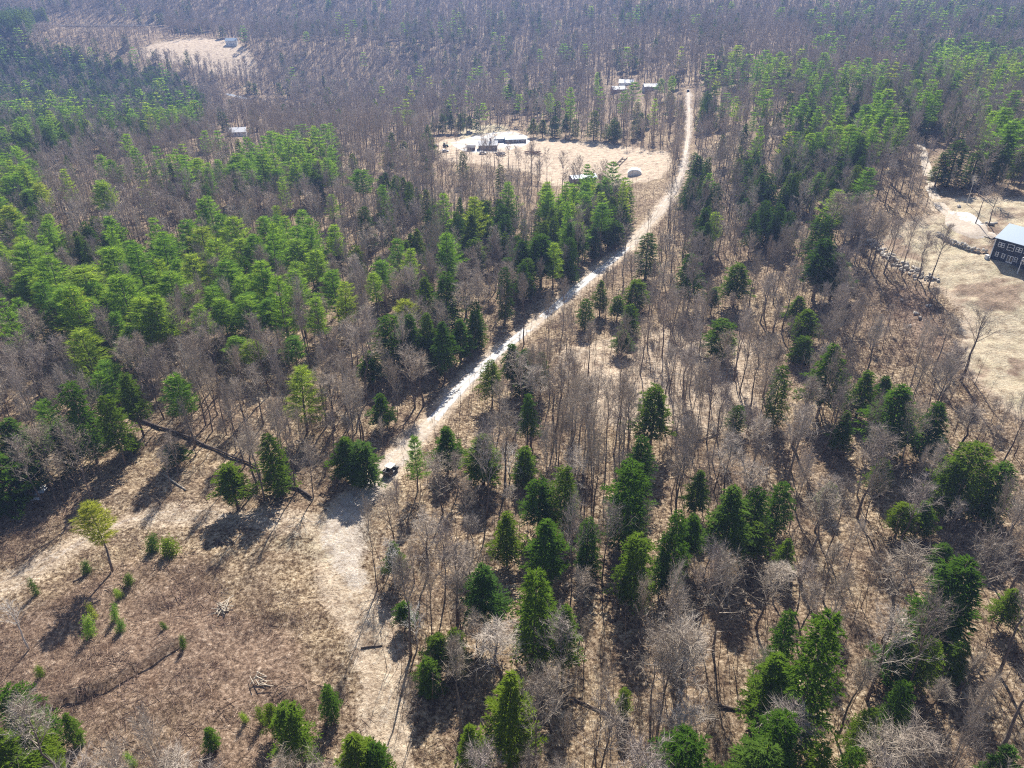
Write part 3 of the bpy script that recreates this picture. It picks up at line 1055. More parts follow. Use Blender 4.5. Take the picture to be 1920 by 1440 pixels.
for t in SMALL:
    x, y, h, rd = place_px('hemlock', *t)
    lst = BUSH
    tm, cm, H, Rr = lst[random.randrange(len(lst))]
    e = empty("young_evergreen", (x, y, hz(x, y) - .1), random.uniform(0, 6.28))
    e.scale = (.9 * rd / Rr, .9 * rd / Rr, .82 * h / H)
    e.rotation_euler = (random.uniform(-.2, .2), random.uniform(-.2, .2), random.uniform(0, 6.28))
    link("trunk", tm, e)
    link("crown", cm, e)
    tag(e, None, "young tree")
    SHRUBS.append(dict(o=e, kind='young', u=t[0], v=(t[1] + t[2]) / 2, d=100))

# ------------------------------------------------------------------ the forest: positions
EVER = [  # crown areas in the photo, share of pine, share of hemlock
    ([(0, 430), (60, 430), (200, 450), (330, 425), (500, 400), (560, 430), (650, 510), (650, 570), (560, 600), (480, 590), (330, 610), (250, 640), (120, 650), (60, 560), (0, 560)], .25, .04),
    ([(320, 275), (380, 255), (470, 268), (540, 255), (640, 255), (620, 335), (500, 345), (440, 355), (350, 345)], .36, .05),
    ([(-200, 290), (70, 290), (78, 410), (30, 430), (-200, 420)], .24, .16),
    ([(150, 310), (330, 290), (320, 400), (160, 410)], .18, .06),
    ([(100, 425), (230, 425), (220, 480), (110, 480)], .1, .6),
    ([(-300, 700), (10, 770), (50, 890), (0, 960), (-300, 1000)], .1, .6),
    ([(-300, 50), (0, 62), (120, 80), (250, 100), (340, 140), (395, 185), (370, 215), (270, 240), (120, 245), (60, 290), (-300, 300)], .12, .46),
    ([(-300, 18), (0, 22), (130, 25), (280, 25), (290, 44), (100, 52), (0, 58), (-300, 60)], .02, .9),
    ([(700, 340), (760, 330), (850, 385), (960, 365), (960, 430), (880, 450), (780, 430), (700, 410)], .05, .38),
    ([(965, 430), (1040, 345), (1130, 315), (1192, 335), (1185, 425), (1110, 480), (1050, 530), (985, 520)], .12, .5),
    ([(680, 610), (780, 600), (900, 550), (920, 630), (830, 700), (690, 690)], .0, .35),
    ([(795, 212), (890, 217), (890, 250), (800, 250)], .05, .85), ([(985, 228), (1090, 224), (1180, 228), (1240, 240), (1180, 262), (1000, 250)], .05, .75), ([(935, 150), (1000, 150), (1000, 215), (940, 215)], .1, .5),
    ([(1320, 100), (1440, 112), (1600, 125), (2200, 60), (2200, 270), (1750, 260), (1600, 245), (1480, 255), (1400, 225), (1310, 205)], .10, .17),
    ([(1460, -10), (2200, -10), (2200, 90), (1700, 105), (1540, 75)], .06, .20),
    ([(1390, 265), (1640, 240), (1640, 380), (1520, 400), (1420, 420), (1380, 330)], .08, .16),
    ([(1740, 245), (2200, 220), (2200, 370), (1760, 370)], .09, .17),
    ([(1280, 310), (1345, 305), (1345, 430), (1290, 440)], .06, .5),
    ([(600, 60), (1300, 60), (1300, 240), (800, 240)], .015, .035),
    ([(600, 390), (800, 410), (800, 560), (660, 600), (600, 560)], .10, .16),
    ([(560, 0), (1400, 0), (1400, 60), (560, 60)], .02, .06),
]


def grid_pts(y0, y1, sp, jit, r):
    ys = np.arange(y0, y1, sp)
    out = []
    for yy in ys:
        half = yy * .86 + 34
        xs = np.arange(-half, half, sp)
        out.append(np.stack([xs, np.full(len(xs), yy)], 1))
    p = np.concatenate(out)
    return p + r.uniform(-jit, jit, size=p.shape) * sp


fr = np.random.default_rng(21)
cand = np.concatenate([grid_pts(30, 330, 4.9, .48, fr), grid_pts(330, 700, 5.8, .48, fr), grid_pts(700, 1420, 5.9, .48, fr)])
cx, cy = cand[:, 0], cand[:, 1]
czb = h_base(cx, cy)
keep = np.ones(len(cx), bool)
keep &= seg_dist(cx, cy, ROAD) > np.where(cy > 330, 2.6, 4.2)
keep &= seg_dist(cx, cy, DRIVE) > 4.0
keep &= seg_dist(cx, cy, TRACK_S) > 4.0
keep &= ~inside(cx, cy, CLEAR)
keep &= ~(inside(cx, cy, OPEN_W) & (fr.random(len(cx)) < .8))
for poly in (FARM, LAWN, FARF, PAD):
    keep &= ~inside(cx, cy, poly)
keep &= ~(inside(cx, cy, STRIP) & (fr.random(len(cx)) < .5))
keep &= ~(inside(cx, cy, OPEN_R) & (fr.random(len(cx)) < .62))
FRONT = gp([(815, 300), (1040, 345), (1120, 350), (1060, 430), (960, 420), (815, 380)])
keep &= ~(inside(cx, cy, FRONT) & (fr.random(len(cx)) < .75))
for poly, f_ in ((gp([(1120, 345), (1250, 320), (1265, 360), (1200, 420), (1130, 380)]), .9), (gp([(1165, 330), (1215, 330), (1220, 430), (1175, 430)]), 1.0), (gp([(90, 46), (300, 46), (300, 60), (90, 60)]), .95), (gp([(415, 177), (545, 188), (545, 204), (425, 194)]), .8)):
    keep &= ~(inside(cx, cy, poly) & (fr.random(len(cx)) < f_))
keep &= ~(inside(cx, cy, BOULD) & (fr.random(len(cx)) < .75))
keep &= ~inside(cx, cy, [tuple(p) for p in pp])
keep &= ~((cx > -20) & (cy < 260) & (fr.random(len(cx)) < .28))
uu, vv, dd_ = project(cx, cy, czb + 14)
hand = np.array([(t['x'], t['y'], t['r']) for t in TREES])
for hx, hy, hr in hand:
    keep &= (cx - hx) ** 2 + (cy - hy) ** 2 > (1.2 + .55 * hr) ** 2
# a clear line of sight to the buildings and the house comes from the real clearings only
HOUSE_SPOTS = gp([(1158, 172), (1165, 160), (1218, 172), (1295, 168), (432, 88), (440, 258)])
for hx, hy in HOUSE_SPOTS:
    keep &= (cx - hx) ** 2 + (cy - hy) ** 2 > 15 ** 2
    keep &= ~((np.abs(cx - hx * cy / hy) < 11) & (cy < hy) & (cy > hy - 75))
pp_, ph_ = np.full(len(cx), .006), np.full(len(cx), .025)
near_right = (cy < 300) & (cx > -10)
pp_[near_right], ph_[near_right] = 0, .004
near_left = (cy < 300) & (cx <= -10)
pp_[near_left], ph_[near_left] = .02, .015
for poly, a, b in EVER:
    ins = inside(uu, vv, poly)
    pp_[ins], ph_[ins] = a, b
edge = (cy < 158) & (cx < 5) | (sdf(cx, cy, CLEAR) < 22)
pp_[edge], ph_[edge] = 0, 0
cl = np.clip(1 + 1.7 * vnoise(cx + 77, cy, 42) + .6 * vnoise(cx, cy + 13, 16), .04, 2.6)
cl = np.where(cy > 260, cl, 1)
ch = np.clip(1 + 1.7 * vnoise(cx + 7, cy + 300, 38) + .6 * vnoise(cx + 90, cy + 13, 16), .04, 2.6)
pp_, ph_ = pp_ * cl, np.where(ph_ > .44, ph_, ph_ * ch)
far_ = cy > 560
move = np.where(far_, pp_ * .6, 0)
pp_, ph_ = pp_ - move, ph_ + move
q = fr.random(len(cx))
kind = np.where(q < pp_, 1, np.where(q < pp_ + ph_, 2, 0))
near_drive = (seg_dist(cx, cy, [(x_, y_ - 9) for x_, y_ in DRIVE]) < 13)
kind[near_drive] = 0
hgt = np.where(kind == 1, fr.uniform(15, 23, len(cx)), np.where(kind == 2, fr.uniform(10, 18, len(cx)), fr.uniform(12, 21, len(cx))))
rad = np.where(kind == 1, fr.uniform(2.8, 4.8, len(cx)), np.where(kind == 2, fr.uniform(2.3, 4.0, len(cx)), fr.uniform(1.6, 3.5, len(cx))))
band = inside(uu, vv, [(-300, 10), (0, 14), (290, 16), (300, 48), (100, 56), (0, 62), (-300, 64)]) & (kind == 2)
hgt[band] = fr.uniform(17, 24, band.sum())
rad[band] = fr.uniform(3.4, 5.2, band.sum())
big = (cy > 520) & (kind > 0) & ~band
rad[big] *= 1.2
small = (kind == 0) & (fr.random(len(cx)) < .3)
hgt[small] *= .65
rad[small] *= .6
tu, tv, _d = project(cx, cy, czb + hgt)
bu, bv, _d = project(cx, cy, czb)
RU, RV, _d = project(*np.array([(p_[0], p_[1], float(h_base(*p_))) for p_ in resample(ROAD[1:], 3.0)]).T)
over = np.zeros(len(cx), bool)
for ru, rv in zip(np.r_[RU[RV > 372], RU[RV < 212], 733, 733], np.r_[RV[RV > 372], RV[RV < 212], 889, 876]):
    near = (bv > rv + 2) & (np.abs(bu - ru) < 160) & (bv < rv + 330)
    t_ = np.clip(((ru - bu) * (tu - bu) + (rv - bv) * (tv - bv)) / ((tu - bu) ** 2 + (tv - bv) ** 2 + 1e-6), .0, 1)
    dist = np.hypot(bu + t_ * (tu - bu) - ru, bv + t_ * (tv - bv) - rv)
    over |= near & (dist < .7 * rad * FPX / dd_)
keep &= ~(over & (fr.random(len(cx)) < np.where(kind == 0, .85, 1.01)))
veil = np.zeros(len(cx), bool)
for t_ in TREES:
    near = (bv > t_['v'] + 5) & (np.abs(bu - t_['u']) < 150) & (bv < t_['v'] + 300) & (kind == 0)
    w_ = t_['r'] * FPX / t_['d']
    f_ = np.clip((bv - t_['v']) / (bv - tv + 1e-6), 0, 1)
    dist = np.hypot(bu + f_ * (tu - bu) - t_['u'], bv + f_ * (tv - bv) - t_['v'])
    veil |= near & (dist < .75 * (rad * FPX / dd_ + .5 * w_))
keep &= ~(veil & (fr.random(len(cx)) < .6))
WALLSIDE = gp([(1590, 425), (1760, 425), (1810, 575), (1640, 570)])
keep &= ~(inside(cx, cy, WALLSIDE) & (kind > 0))
LOWG = gp([(1560, 560), (1640, 520), (1760, 560), (1800, 680), (1870, 780), (2000, 830), (2100, 1000), (1860, 880), (1720, 760), (1600, 680)])
lo = inside(cx, cy, LOWG)
hgt[lo] *= .38
rad[lo] *= .5
kind[lo] = 0
for poly in (gp([(70, 52), (310, 52), (330, 92), (60, 92)]), gp([(415, 178), (550, 190), (550, 222), (420, 212)])):
    lo = inside(cx, cy, poly)
    hgt[lo] *= .38
    rad[lo] *= .6
    kind[lo] = 0
cx, cy, czb, kind, hgt, rad, uu, vv, dd_ = (a[keep] for a in (cx, cy, czb, kind, hgt, rad, uu, vv, dd_))

# ------------------------------------------------------------------ single trees: the largest in view of each kind
KN = {0: 'bare_tree', 1: 'white_pine', 2: 'hemlock'}
single = np.zeros(len(cx), bool)
inview = (uu > -25) & (uu < 1945) & (vv > -10) & (vv < 1470) & (dd_ > 0)
for k, cap in ((0, 290), (1, 290 - len(HAND_P)), (2, 290 - len(HAND_H))):
    idx = np.where((kind == k) & inview)[0]
    idx = idx[np.argsort(-hgt[idx] / dd_[idx])][:cap]
    single[idx] = True
for i in np.where(single)[0]:
    d = dd_[i]
    make_tree(KN[kind[i]], float(cx[i]), float(cy[i]), float(hgt[i]), float(rad[i]), lod=0 if d < 330 else 1)


# ------------------------------------------------------------------ the rest of the forest as masses
def proto_collection(name, meshes):
    c = bpy.data.collections.new(name)
    for i, me in enumerate(meshes):
        o = bpy.data.objects.new("%s_%02d" % (name, i), me)
        c.objects.link(o)
    return c


def joined(tm, cm, name):
    """One mesh of a trunk and its crown, keeping both materials."""
    nv, nc = len(tm.vertices), len(cm.vertices)
    v = np.empty(3 * (nv + nc), np.float32)
    a = np.empty(3 * nv, np.float32)
    tm.vertices.foreach_get("co", a)
    v[:3 * nv] = a
    b = np.empty(3 * nc, np.float32)
    cm.vertices.foreach_get("co", b)
    v[3 * nv:] = b
    faces = [tuple(p.vertices) for p in tm.polygons]
    nf = len(faces)
    faces += [tuple(i + nv for i in p.vertices) for p in cm.polygons]
    me = bpy.data.meshes.new(name)
    me.from_pydata(v.reshape(-1, 3).tolist(), [], faces)
    me.materials.append(tm.materials[0])
    me.materials.append(cm.materials[0])
    mi = np.zeros(len(faces), np.int32)
    mi[nf:] = 1
    me.polygons.foreach_set("material_index", mi)
    return me


def scatter(name, pos, rotz, scale, index, coll, label):
    n = len(pos)
    me = bpy.data.meshes.new(name)
    me.vertices.add(n)
    me.vertices.foreach_set("co", np.asarray(pos, np.float32).reshape(-1))
    for nm, ty, arr in (("rot", 'FLOAT_VECTOR', np.stack([np.zeros(n), np.zeros(n), rotz], 1)), ("scl", 'FLOAT_VECTOR', scale)):
        at = me.attributes.new(nm, ty, 'POINT')
        at.data.foreach_set("vector", np.asarray(arr, np.float32).reshape(-1))
    at = me.attributes.new("idx", 'INT', 'POINT')
    at.data.foreach_set("value", np.asarray(index, np.int32))
    o = link(name, me)
    ng = bpy.data.node_groups.new(name + "_nodes", 'GeometryNodeTree')
    ng.interface.new_socket("Geometry", in_out='INPUT', socket_type='NodeSocketGeometry')
    ng.interface.new_socket("Geometry", in_out='OUTPUT', socket_type='NodeSocketGeometry')
    gi, go = ng.nodes.new("NodeGroupInput"), ng.nodes.new("NodeGroupOutput")
    iop = ng.nodes.new("GeometryNodeInstanceOnPoints")
    ci = ng.nodes.new("GeometryNodeCollectionInfo")
    ci.inputs["Collection"].default_value = coll
    ci.inputs["Separate Children"].default_value = True
    ci.inputs["Reset Children"].default_value = True
    iop.inputs["Pick Instance"].default_value = True

    def named(nm, ty):
        a = ng.nodes.new("GeometryNodeInputNamedAttribute")
        a.data_type = ty
        a.inputs[0].default_value = nm
        return a.outputs[0]
    L = ng.links.new
    L(gi.outputs[0], iop.inputs["Points"])
    L(ci.outputs[0], iop.inputs["Instance"])
    L(named("idx", 'INT'), iop.inputs["Instance Index"])
    e2r = ng.nodes.new("FunctionNodeEulerToRotation")
    L(named("rot", 'FLOAT_VECTOR'), e2r.inputs[0])
    L(e2r.outputs[0], iop.inputs["Rotation"])
    L(named("scl", 'FLOAT_VECTOR'), iop.inputs["Scale"])
    L(iop.outputs[0], go.inputs[0])
    md = o.modifiers.new("scatter", 'NODES')
    md.node_group = ng
    return tag(o, label, kind='stuff')


for k, nm, lab in ((0, "bare_woods", "the mass of bare grey hardwoods covering the hills"), (1, "pine_woods", "the mass of pines on the far slopes"), (2, "hemlock_woods", "the mass of dark evergreens on the far slopes")):
    meshes, info = [], {}
    for lod in (0, 1, 2):
        info[lod] = []
        for tm, cm, H, Rr in PROTO[(KN[k], lod)]:
            info[lod].append((len(meshes), H, Rr))
            meshes.append(joined(tm, cm, nm + "_source"))
    coll = proto_collection(nm + "_source", meshes)
    sel = np.where((kind == k) & ~single)[0]
    z = h_ground(cx[sel], cy[sel]) - .15
    lod = np.where(dd_[sel] < 230, 0, np.where(dd_[sel] < 480, 1, 2))
    idx, scl = np.zeros(len(sel), int), np.zeros((len(sel), 3))
    for j, i in enumerate(sel):
        c = info[lod[j]][int(fr.integers(len(info[lod[j]])))]
        idx[j] = c[0]
        scl[j] = (rad[i] / c[2], rad[i] / c[2], hgt[i] / c[1])
    scatter(nm, np.stack([cx[sel], cy[sel], z], 1), fr.uniform(0, 6.28, len(sel)), scl, idx, coll, lab)

# thin saplings under and between the trees
sap = np.concatenate([grid_pts(30, 280, 2.3, .5, fr), grid_pts(280, 480, 4.2, .5, fr)])
sap = np.concatenate([sap, np.array([q_ for q_ in sap if inside(q_[0], q_[1], CLEAR)]) + fr.normal(size=2) * .9])
sx, sy = sap[:, 0], sap[:, 1]
dens = .68 + .45 * vnoise(sx, sy, 14)
ok = (seg_dist(sx, sy, ROAD) > 3.2) & (seg_dist(sx, sy, DRIVE) > 3.5) & ~inside(sx, sy, LAWN) & ~inside(sx, sy, FARM) & (~inside(sx, sy, CLEAR) | (np.minimum(seg_dist(sx, sy, TRACK_W), np.minimum(seg_dist(sx, sy, TRACK_S), sdf(sx, sy, JUNC))) > 5)) & (fr.random(len(sx)) < dens) & ~(inside(sx, sy, OPEN_W) & (fr.random(len(sx)) < .8)) & ~inside(sx, sy, [tuple(p) for p in PAD])
for hx, hy in HOUSE_SPOTS:
    ok &= (sx - hx) ** 2 + (sy - hy) ** 2 > 12 ** 2
sx, sy = sx[ok], sy[ok]
sap_coll = proto_collection("sapling_source", [array_mesh("sapling", sapling(400 + k, 8, 9 + k), M['sapling']) for k in range(6)])
cl_ = inside(sx, sy, CLEAR)
s_ = np.where(cl_, fr.uniform(.14, .36, len(sx)), fr.uniform(.45, 1.3, len(sx)))
scatter("undergrowth", np.stack([sx, sy, h_ground(sx, sy) - .1], 1), fr.uniform(0, 6.28, len(sx)), np.stack([s_, s_, s_], 1), fr.integers(0, 6, len(sx)), sap_coll, "thin bare saplings standing between the trees")

# brush over the clearing and the forest floor
br = np.concatenate([grid_pts(30, 190, 1.0, .5, fr), grid_pts(190, 330, 3.4, .5, fr)])
bx, by = br[:, 0], br[:, 1]
incl = inside(bx, by, CLEAR)
dj = np.minimum(np.minimum(seg_dist(bx, by, TRACK_W), seg_dist(bx, by, TRACK_S)), np.maximum(sdf(bx, by, JUNC), 0) + 0)
pden = np.where(incl, .85 * S(1.5, 10, dj) * (.6 + .6 * vnoise(bx, by, 8)), .20 * (.6 + .6 * vnoise(bx, by, 11)))
ok = (fr.random(len(bx)) < pden) & (seg_dist(bx, by, ROAD) > 3.0) & ~inside(bx, by, LAWN) & ~inside(bx, by, [tuple(p) for p in PAD]) & (seg_dist(bx, by, DRIVE) > 3)
bx, by = bx[ok], by[ok]
br_coll = proto_collection("brush_source", [array_mesh("brush", brush_clump(500 + k, 46, [.8, 1.0, 1.3, .6, 1.7, .9][k]), M['brush']) for k in range(6)] + [array_mesh("slash", slash_pile(520 + k), M['brush']) for k in range(3)])
s_ = fr.uniform(.6, 1.2, len(bx))
bi = fr.integers(0, 9, len(bx))
bi = np.where((bi > 5) & (fr.random(len(bx)) < .4), fr.integers(0, 6, len(bx)), bi)
scatter("brush_undergrowth", np.stack([bx, by, h_ground(bx, by) - .03], 1), fr.uniform(0, 6.28, len(bx)), np.stack([s_, s_, s_ * .85], 1), bi, br_coll, "low brown brush and slash on the ground")

# ------------------------------------------------------------------ singular trees
def lean_tree(name, ut, vt, vb, wpx, seed, mat, label, low=.45, tw=6, trunk=None):
    V0 = 720 + FPX / math.tan(PITCH)
    x, y, h, rd = place_px('bare_tree', ut, vt, vb, wpx)
    tb, T = bare_tree(seed, 18, 1.0, 0, low=low, twigs=tw)
    e = empty(name, (x, y, hz(x, y) - .1), random.uniform(0, 6))
    e.scale = (rd / crown_radius(T),) * 2 + (h / 18,)
    link("trunk", tb.mesh("trunk", M[trunk or mat], True), e)
    link("crown", array_mesh("crown", T, M[mat]), e)
    return tag(e, label, "tree")


lean_tree("dead_tree", 955, 838, 905, 60, 61, 'pale', "pale dead hardwood with bare white branches behind the dark hemlocks", low=.2, tw=2)
lean_tree("dead_tree", 330, 640, 712, 60, 62, 'pale', "silvery dead tree with bare branches in the pine stand left of the road", low=.2, tw=3)
lean_tree("bare_tree", 1850, 580, 716, 60, 63, 'twig', "tall thin bare tree alone at the lower edge of the lawn", low=.6, tw=3, trunk='trunk')
lean_tree("bare_tree", 1783, 596, 705, 40, 64, 'twig', "bare tree at the brush edge just left of the lone lawn tree", low=.55, tw=3, trunk='trunk')
lean_tree("bare_tree", 1612, 400, 490, 60, 65, 'twig', "bushy bare tree at the upper end of the long stone wall", low=.35, tw=8, trunk='trunk')
lean_tree("bare_tree", 1852, 350, 422, 26, 66, 'twig', "thin bare tree by the boulders in the drive loop, the one nearer the drive", low=.6, tw=3, trunk='trunk')
lean_tree("bare_tree", 1880, 345, 424, 26, 67, 'twig', "thin bare tree by the boulders in the drive loop, the one nearer the roof", low=.6, tw=3, trunk='trunk')
lean_tree("birch_tree", 733, 1015, 1110, 44, 68, 'pale', "pale birch with a white trunk at the edge of the clearing", low=.3, tw=4)
lean_tree("birch_tree", 775, 1140, 1215, 44, 69, 'pale', "pale birch among bare trees beside the grassy track", low=.3, tw=4)
lean_tree("birch_tree", 930, 1170, 1250, 50, 70, 'pale', "small pale tree between two dark hemlocks near the bottom", low=.3, tw=5)
lean_tree("bare_tree", 10, 1130, 1218, 40, 71, 'pale', "thin grey dead tree at the left edge of the clearing", low=.5, tw=3)
lean_tree("bare_tree", 1830, 330, 385, 16, 72, 'pale', "slender white trunk beside the drive above the gravel loop", low=.7, tw=2)


# ------------------------------------------------------------------ logs, brush piles, snow
def log(name, pts_px, r0, r1, mat, label, lift=.1, stubs=0, seed=0):
    rr = np.random.default_rng(seed)
    g = [ground(u, v) for u, v in pts_px]
    g = resample(g, 1.2) if len(g) > 2 else np.array([g[0] + (g[1] - g[0]) * f for f in np.linspace(0, 1, 6)])
    n = len(g)
    P3 = [np.array([p[0], p[1], hz(*p) + lift + (r0 + (r1 - r0) * i / n) * .7]) for i, p in enumerate(g)]
    o = P3[0].copy()
    e = empty(name, tuple(o))
    mb = MB()
    mb.tube([p - o for p in P3], [(r0 + (r1 - r0) * i / (n - 1)) * rr.uniform(.9, 1.1) for i in range(n)], 7)
    mb.build("stem", M[mat], e, True)
    for k in range(stubs):
        i = rr.integers(n // 3, n - 1)
        d = rr.normal(size=3)
        d[2] = abs(d[2])
        L = rr.uniform(.8, 2.4)
        sb = MB()
        sb.tube([P3[i] - o, P3[i] - o + d / np.linalg.norm(d) * L], [.07, .02], 4)
        sb.build("branch", M[mat], e)
    return tag(e, label, "log")


log("fallen_tree", [(225, 775), (270, 792), (330, 815), (390, 838), (440, 858), (482, 875)], .36, .2, 'log', "long dark fallen trunk lying across the open slope at the edge of the pines", .2, 7, 1)
log("log_or_shadow_strip", [(305, 890), (350, 923)], .22, .16, 'paletimber', "short pale log lying on the leaf litter above the grassy track", .05, 0, 2)
log("fallen_tree", [(535, 905), (565, 920), (590, 938)], .35, .22, 'log', "dark fallen trunk in the shade beside the road junction", .15, 4, 3)
log("log_or_shadow_strip", [(138, 1093), (162, 1080)], .14, .11, 'log', "thin dark log next to the lone pine in the clearing", .05, 0, 4)
log("log_or_shadow_strip", [(1330, 1322), (1390, 1332), (1440, 1335)], .2, .14, 'log', "dark log on the forest floor below the tall hemlock column", .1, 3, 5)
log("log_or_shadow_strip", [(1270, 840), (1350, 815)], .16, .12, 'log', "thin log lying on the open ground in the right hand woods", .1, 2, 6)
log("log_or_shadow_strip", [(1150, 1345), (1110, 1325), (1070, 1310)], .18, .12, 'log', "crooked dark log between the bare trees near the bottom", .1, 3, 7)
log("log_or_shadow_strip", [(678, 1222), (718, 1215)], .13, .09, 'log', "thin dark pole lying across the grassy track", .05, 1, 8)
log("log_or_shadow_strip", [(1822, 715), (1850, 758), (1884, 796)], .12, .08, 'log', "thin dark strip standing in for the shadow of the lone lawn tree", .02, 0, 9)  # no log here: dark strip shaped as the lawn tree's cast shadow
log("log_or_shadow_strip", [(120, 805), (200, 830)], .13, .09, 'paletimber', "pale thin log in the dark shade under the pines", .1, 1, 10)


def pile(name, u, v, n, L, r, mat, label, cat, part, spread=1.2, seed=0, flat=.25):
    rr = np.random.default_rng(seed)
    g = ground(u, v)
    z = hz(*g)
    e = empty(name, (g[0], g[1], z))
    for k in range(n):
        az = rr.uniform(0, 6.28)
        a = np.array([rr.normal() * spread * .4, rr.normal() * spread * .4, .1 + rr.uniform(0, spread * .35)])
        d = np.array([math.cos(az), math.sin(az), rr.normal() * flat]) * L * rr.uniform(.5, 1)
        a = a - d / 2
        a[2] = max(a[2], .12)
        d[2] = max(d[2], -.5 * a[2])
        sb = MB()
        rd_ = r * rr.uniform(.7, 1.2)
        sb.tube([a, a + d], [rd_, rd_ * .6], 5)
        sb.build(part, M[mat], e)
    return tag(e, label, cat)


pile("brush_pile", 418, 1142, 16, 3.6, .11, 'paletimber', "heap of pale cut branches lying in the brown clearing", "brush pile", "branch", 1.6, 1)
pile("brush_pile", 413, 1022, 7, 2.6, .10, 'log', "small heap of dark cut branches beside the grassy track", "brush pile", "branch", 1.0, 2)
pile("brush_pile", 1003, 289, 22, 6.5, .22, 'brownwood', "brown brush heap in the tan field beside the farm yard", "brush pile", "branch", 4.0, 3)
pile("brush_pile", 490, 1280, 9, 2.6, .09, 'paletimber', "scatter of pale branches near the bottom of the clearing", "brush pile", "branch", 1.4, 4)
pile("log_pile", 938, 291, 18, 5.5, .25, 'greywood', "jumbled pile of grey timber beside the farm sheds", "timber pile", "timber", 3.2, 5, .12)


def blob(name, u, v, rx, ry, hgt_, mat, label, cat, seed=0, dx=0, dy=0):
    rr = np.random.default_rng(seed)
    g = ground(u, v) + np.array([dx, dy])
    mb = MB()
    vs_, fs = [(0, 0, hgt_)], []
    n, K = 14, 3
    prof = rr.uniform(.6, 1.25, n)
    for k in range(1, K + 1):
        f = k / K
        for i in range(n):
            a = 6.283 * i / n
            x_, y_ = rx * f * prof[i] * math.cos(a), ry * f * prof[i] * math.sin(a)
            vs_.append((x_, y_, hgt_ * (1 - f * f) + (hz(g[0] + x_, g[1] + y_) - hz(*g)) - (.12 if k == K else 0)))
    for i in range(n):
        fs.append((0, 1 + i, 1 + (i + 1) % n))
    for k in range(1, K):
        for i in range(n):
            a, b = 1 + (k - 1) * n + i, 1 + (k - 1) * n + (i + 1) % n
            fs.append((a, a + n, b + n, b))
    mb.add(vs_, fs)
    o = mb.build(name, M[mat], smooth=True)
    o.location = (g[0], g[1], hz(*g))
    return tag(o, label, cat)


blob("snow_patch", 76, 922, 1.3, 1.7, .35, 'snow', "white patch of old snow in the shade at the left, the larger one", "snow patch", 1)
blob("snow_patch", 68, 938, 1.2, .7, .25, 'snow', "white patch of old snow in the shade at the left, the smaller one below", "snow patch", 2)


# ------------------------------------------------------------------ stone walls
def stone_mesh(seed):
    rr = np.random.default_rng(seed)
    import bmesh
    bm = bmesh.new()
    bmesh.ops.create_icosphere(bm, subdivisions=1, radius=.5)
    for v_ in bm.verts:
        v_.co *= rr.uniform(.8, 1.15)
        v_.co.z *= .62
        v_.co.x *= 1.25
    me = bpy.data.meshes.new("stone")
    bm.to_mesh(me)
    bm.free()
    me.materials.append(M['stone'])
    return me


STONES = [stone_mesh(700 + k) for k in range(6)]


def stone_wall(name, px, width, tiers, size, label, cat="stone wall", seed=0, spacing=.8):
    rr = np.random.default_rng(seed)
    line = resample(gp(px), spacing * size)
    o = np.array([line[0][0], line[0][1], hz(*line[0])])
    e = empty(name, tuple(o))
    n = 0
    for tier in range(tiers):
        for p in line:
            for k in range(max(1, int(width / size)) if tier < tiers - 1 else 1):
                if rr.random() < .12 or n > 290:
                    continue
                q_ = p + rr.normal(size=2) * width * .32 * (1 - .3 * tier)
                s = size * rr.uniform(.65, 1.5)
                b = link("stone", STONES[rr.integers(6)], e)
                b.location = (q_[0] - o[0], q_[1] - o[1], hz(*q_) - o[2] + s * .2 + tier * size * .45)
                b.rotation_euler = (rr.normal() * .3, rr.normal() * .3, rr.uniform(0, 6.28))
                b.scale = (s, s * rr.uniform(.7, 1.1), s * rr.uniform(.8, 1.2))
                n += 1
    return tag(e, label, cat)


stone_wall("stone_wall", [(1630, 452), (1652, 472), (1672, 488), (1695, 502), (1722, 516), (1754, 530)], 3.0, 2, 1.0, "long tumbled wall of grey field stones along the edge of the lawn", seed=1)
stone_wall("stone_wall", [(1756, 442), (1766, 448), (1785, 458), (1806, 465), (1832, 472), (1850, 474)], 1.0, 3, .9, "stacked stone bank below the gravel loop beside the dark house", seed=2)
gb = [(1842, 421), (1850, 417), (1858, 422), (1866, 419), (1848, 425), (1797, 390), (1717, 590), (1725, 597), (1690, 565), (1740, 575), (1705, 612)]
gl = ["pale boulder between the two thin trees, lowest of its cluster", "pale boulder between the two thin trees, topmost of its cluster", "dark backed boulder in the middle of the drive loop", "boulder beside the drive loop tree nearer the roof", "small boulder at the foot of the drive loop tree nearer the drive",
      "boulder at the upper edge of the gravel loop", "round pale boulder alone in the reddish brush", "boulder just below the round pale one in the brush", "boulder on the reddish slope nearest the long stone wall", "boulder on the reddish slope nearest the lawn", "lowest boulder on the reddish brushy slope"]
for k, ((u, v), lb) in enumerate(zip(gb, gl)):
    g = ground(u, v)
    b = link("boulder", STONES[k % 6])
    s = [1.4, 1.6, 1.9, 1.3, 1.0, 1.5, 1.6, 1.2, 1.3, 1.4, 1.1][k]
    b.location = (g[0], g[1], hz(*g) + s * .22)
    b.scale = (s, s * .8, s)
    b.rotation_euler = (0, .2, k)
    tag(b, lb, "boulder")


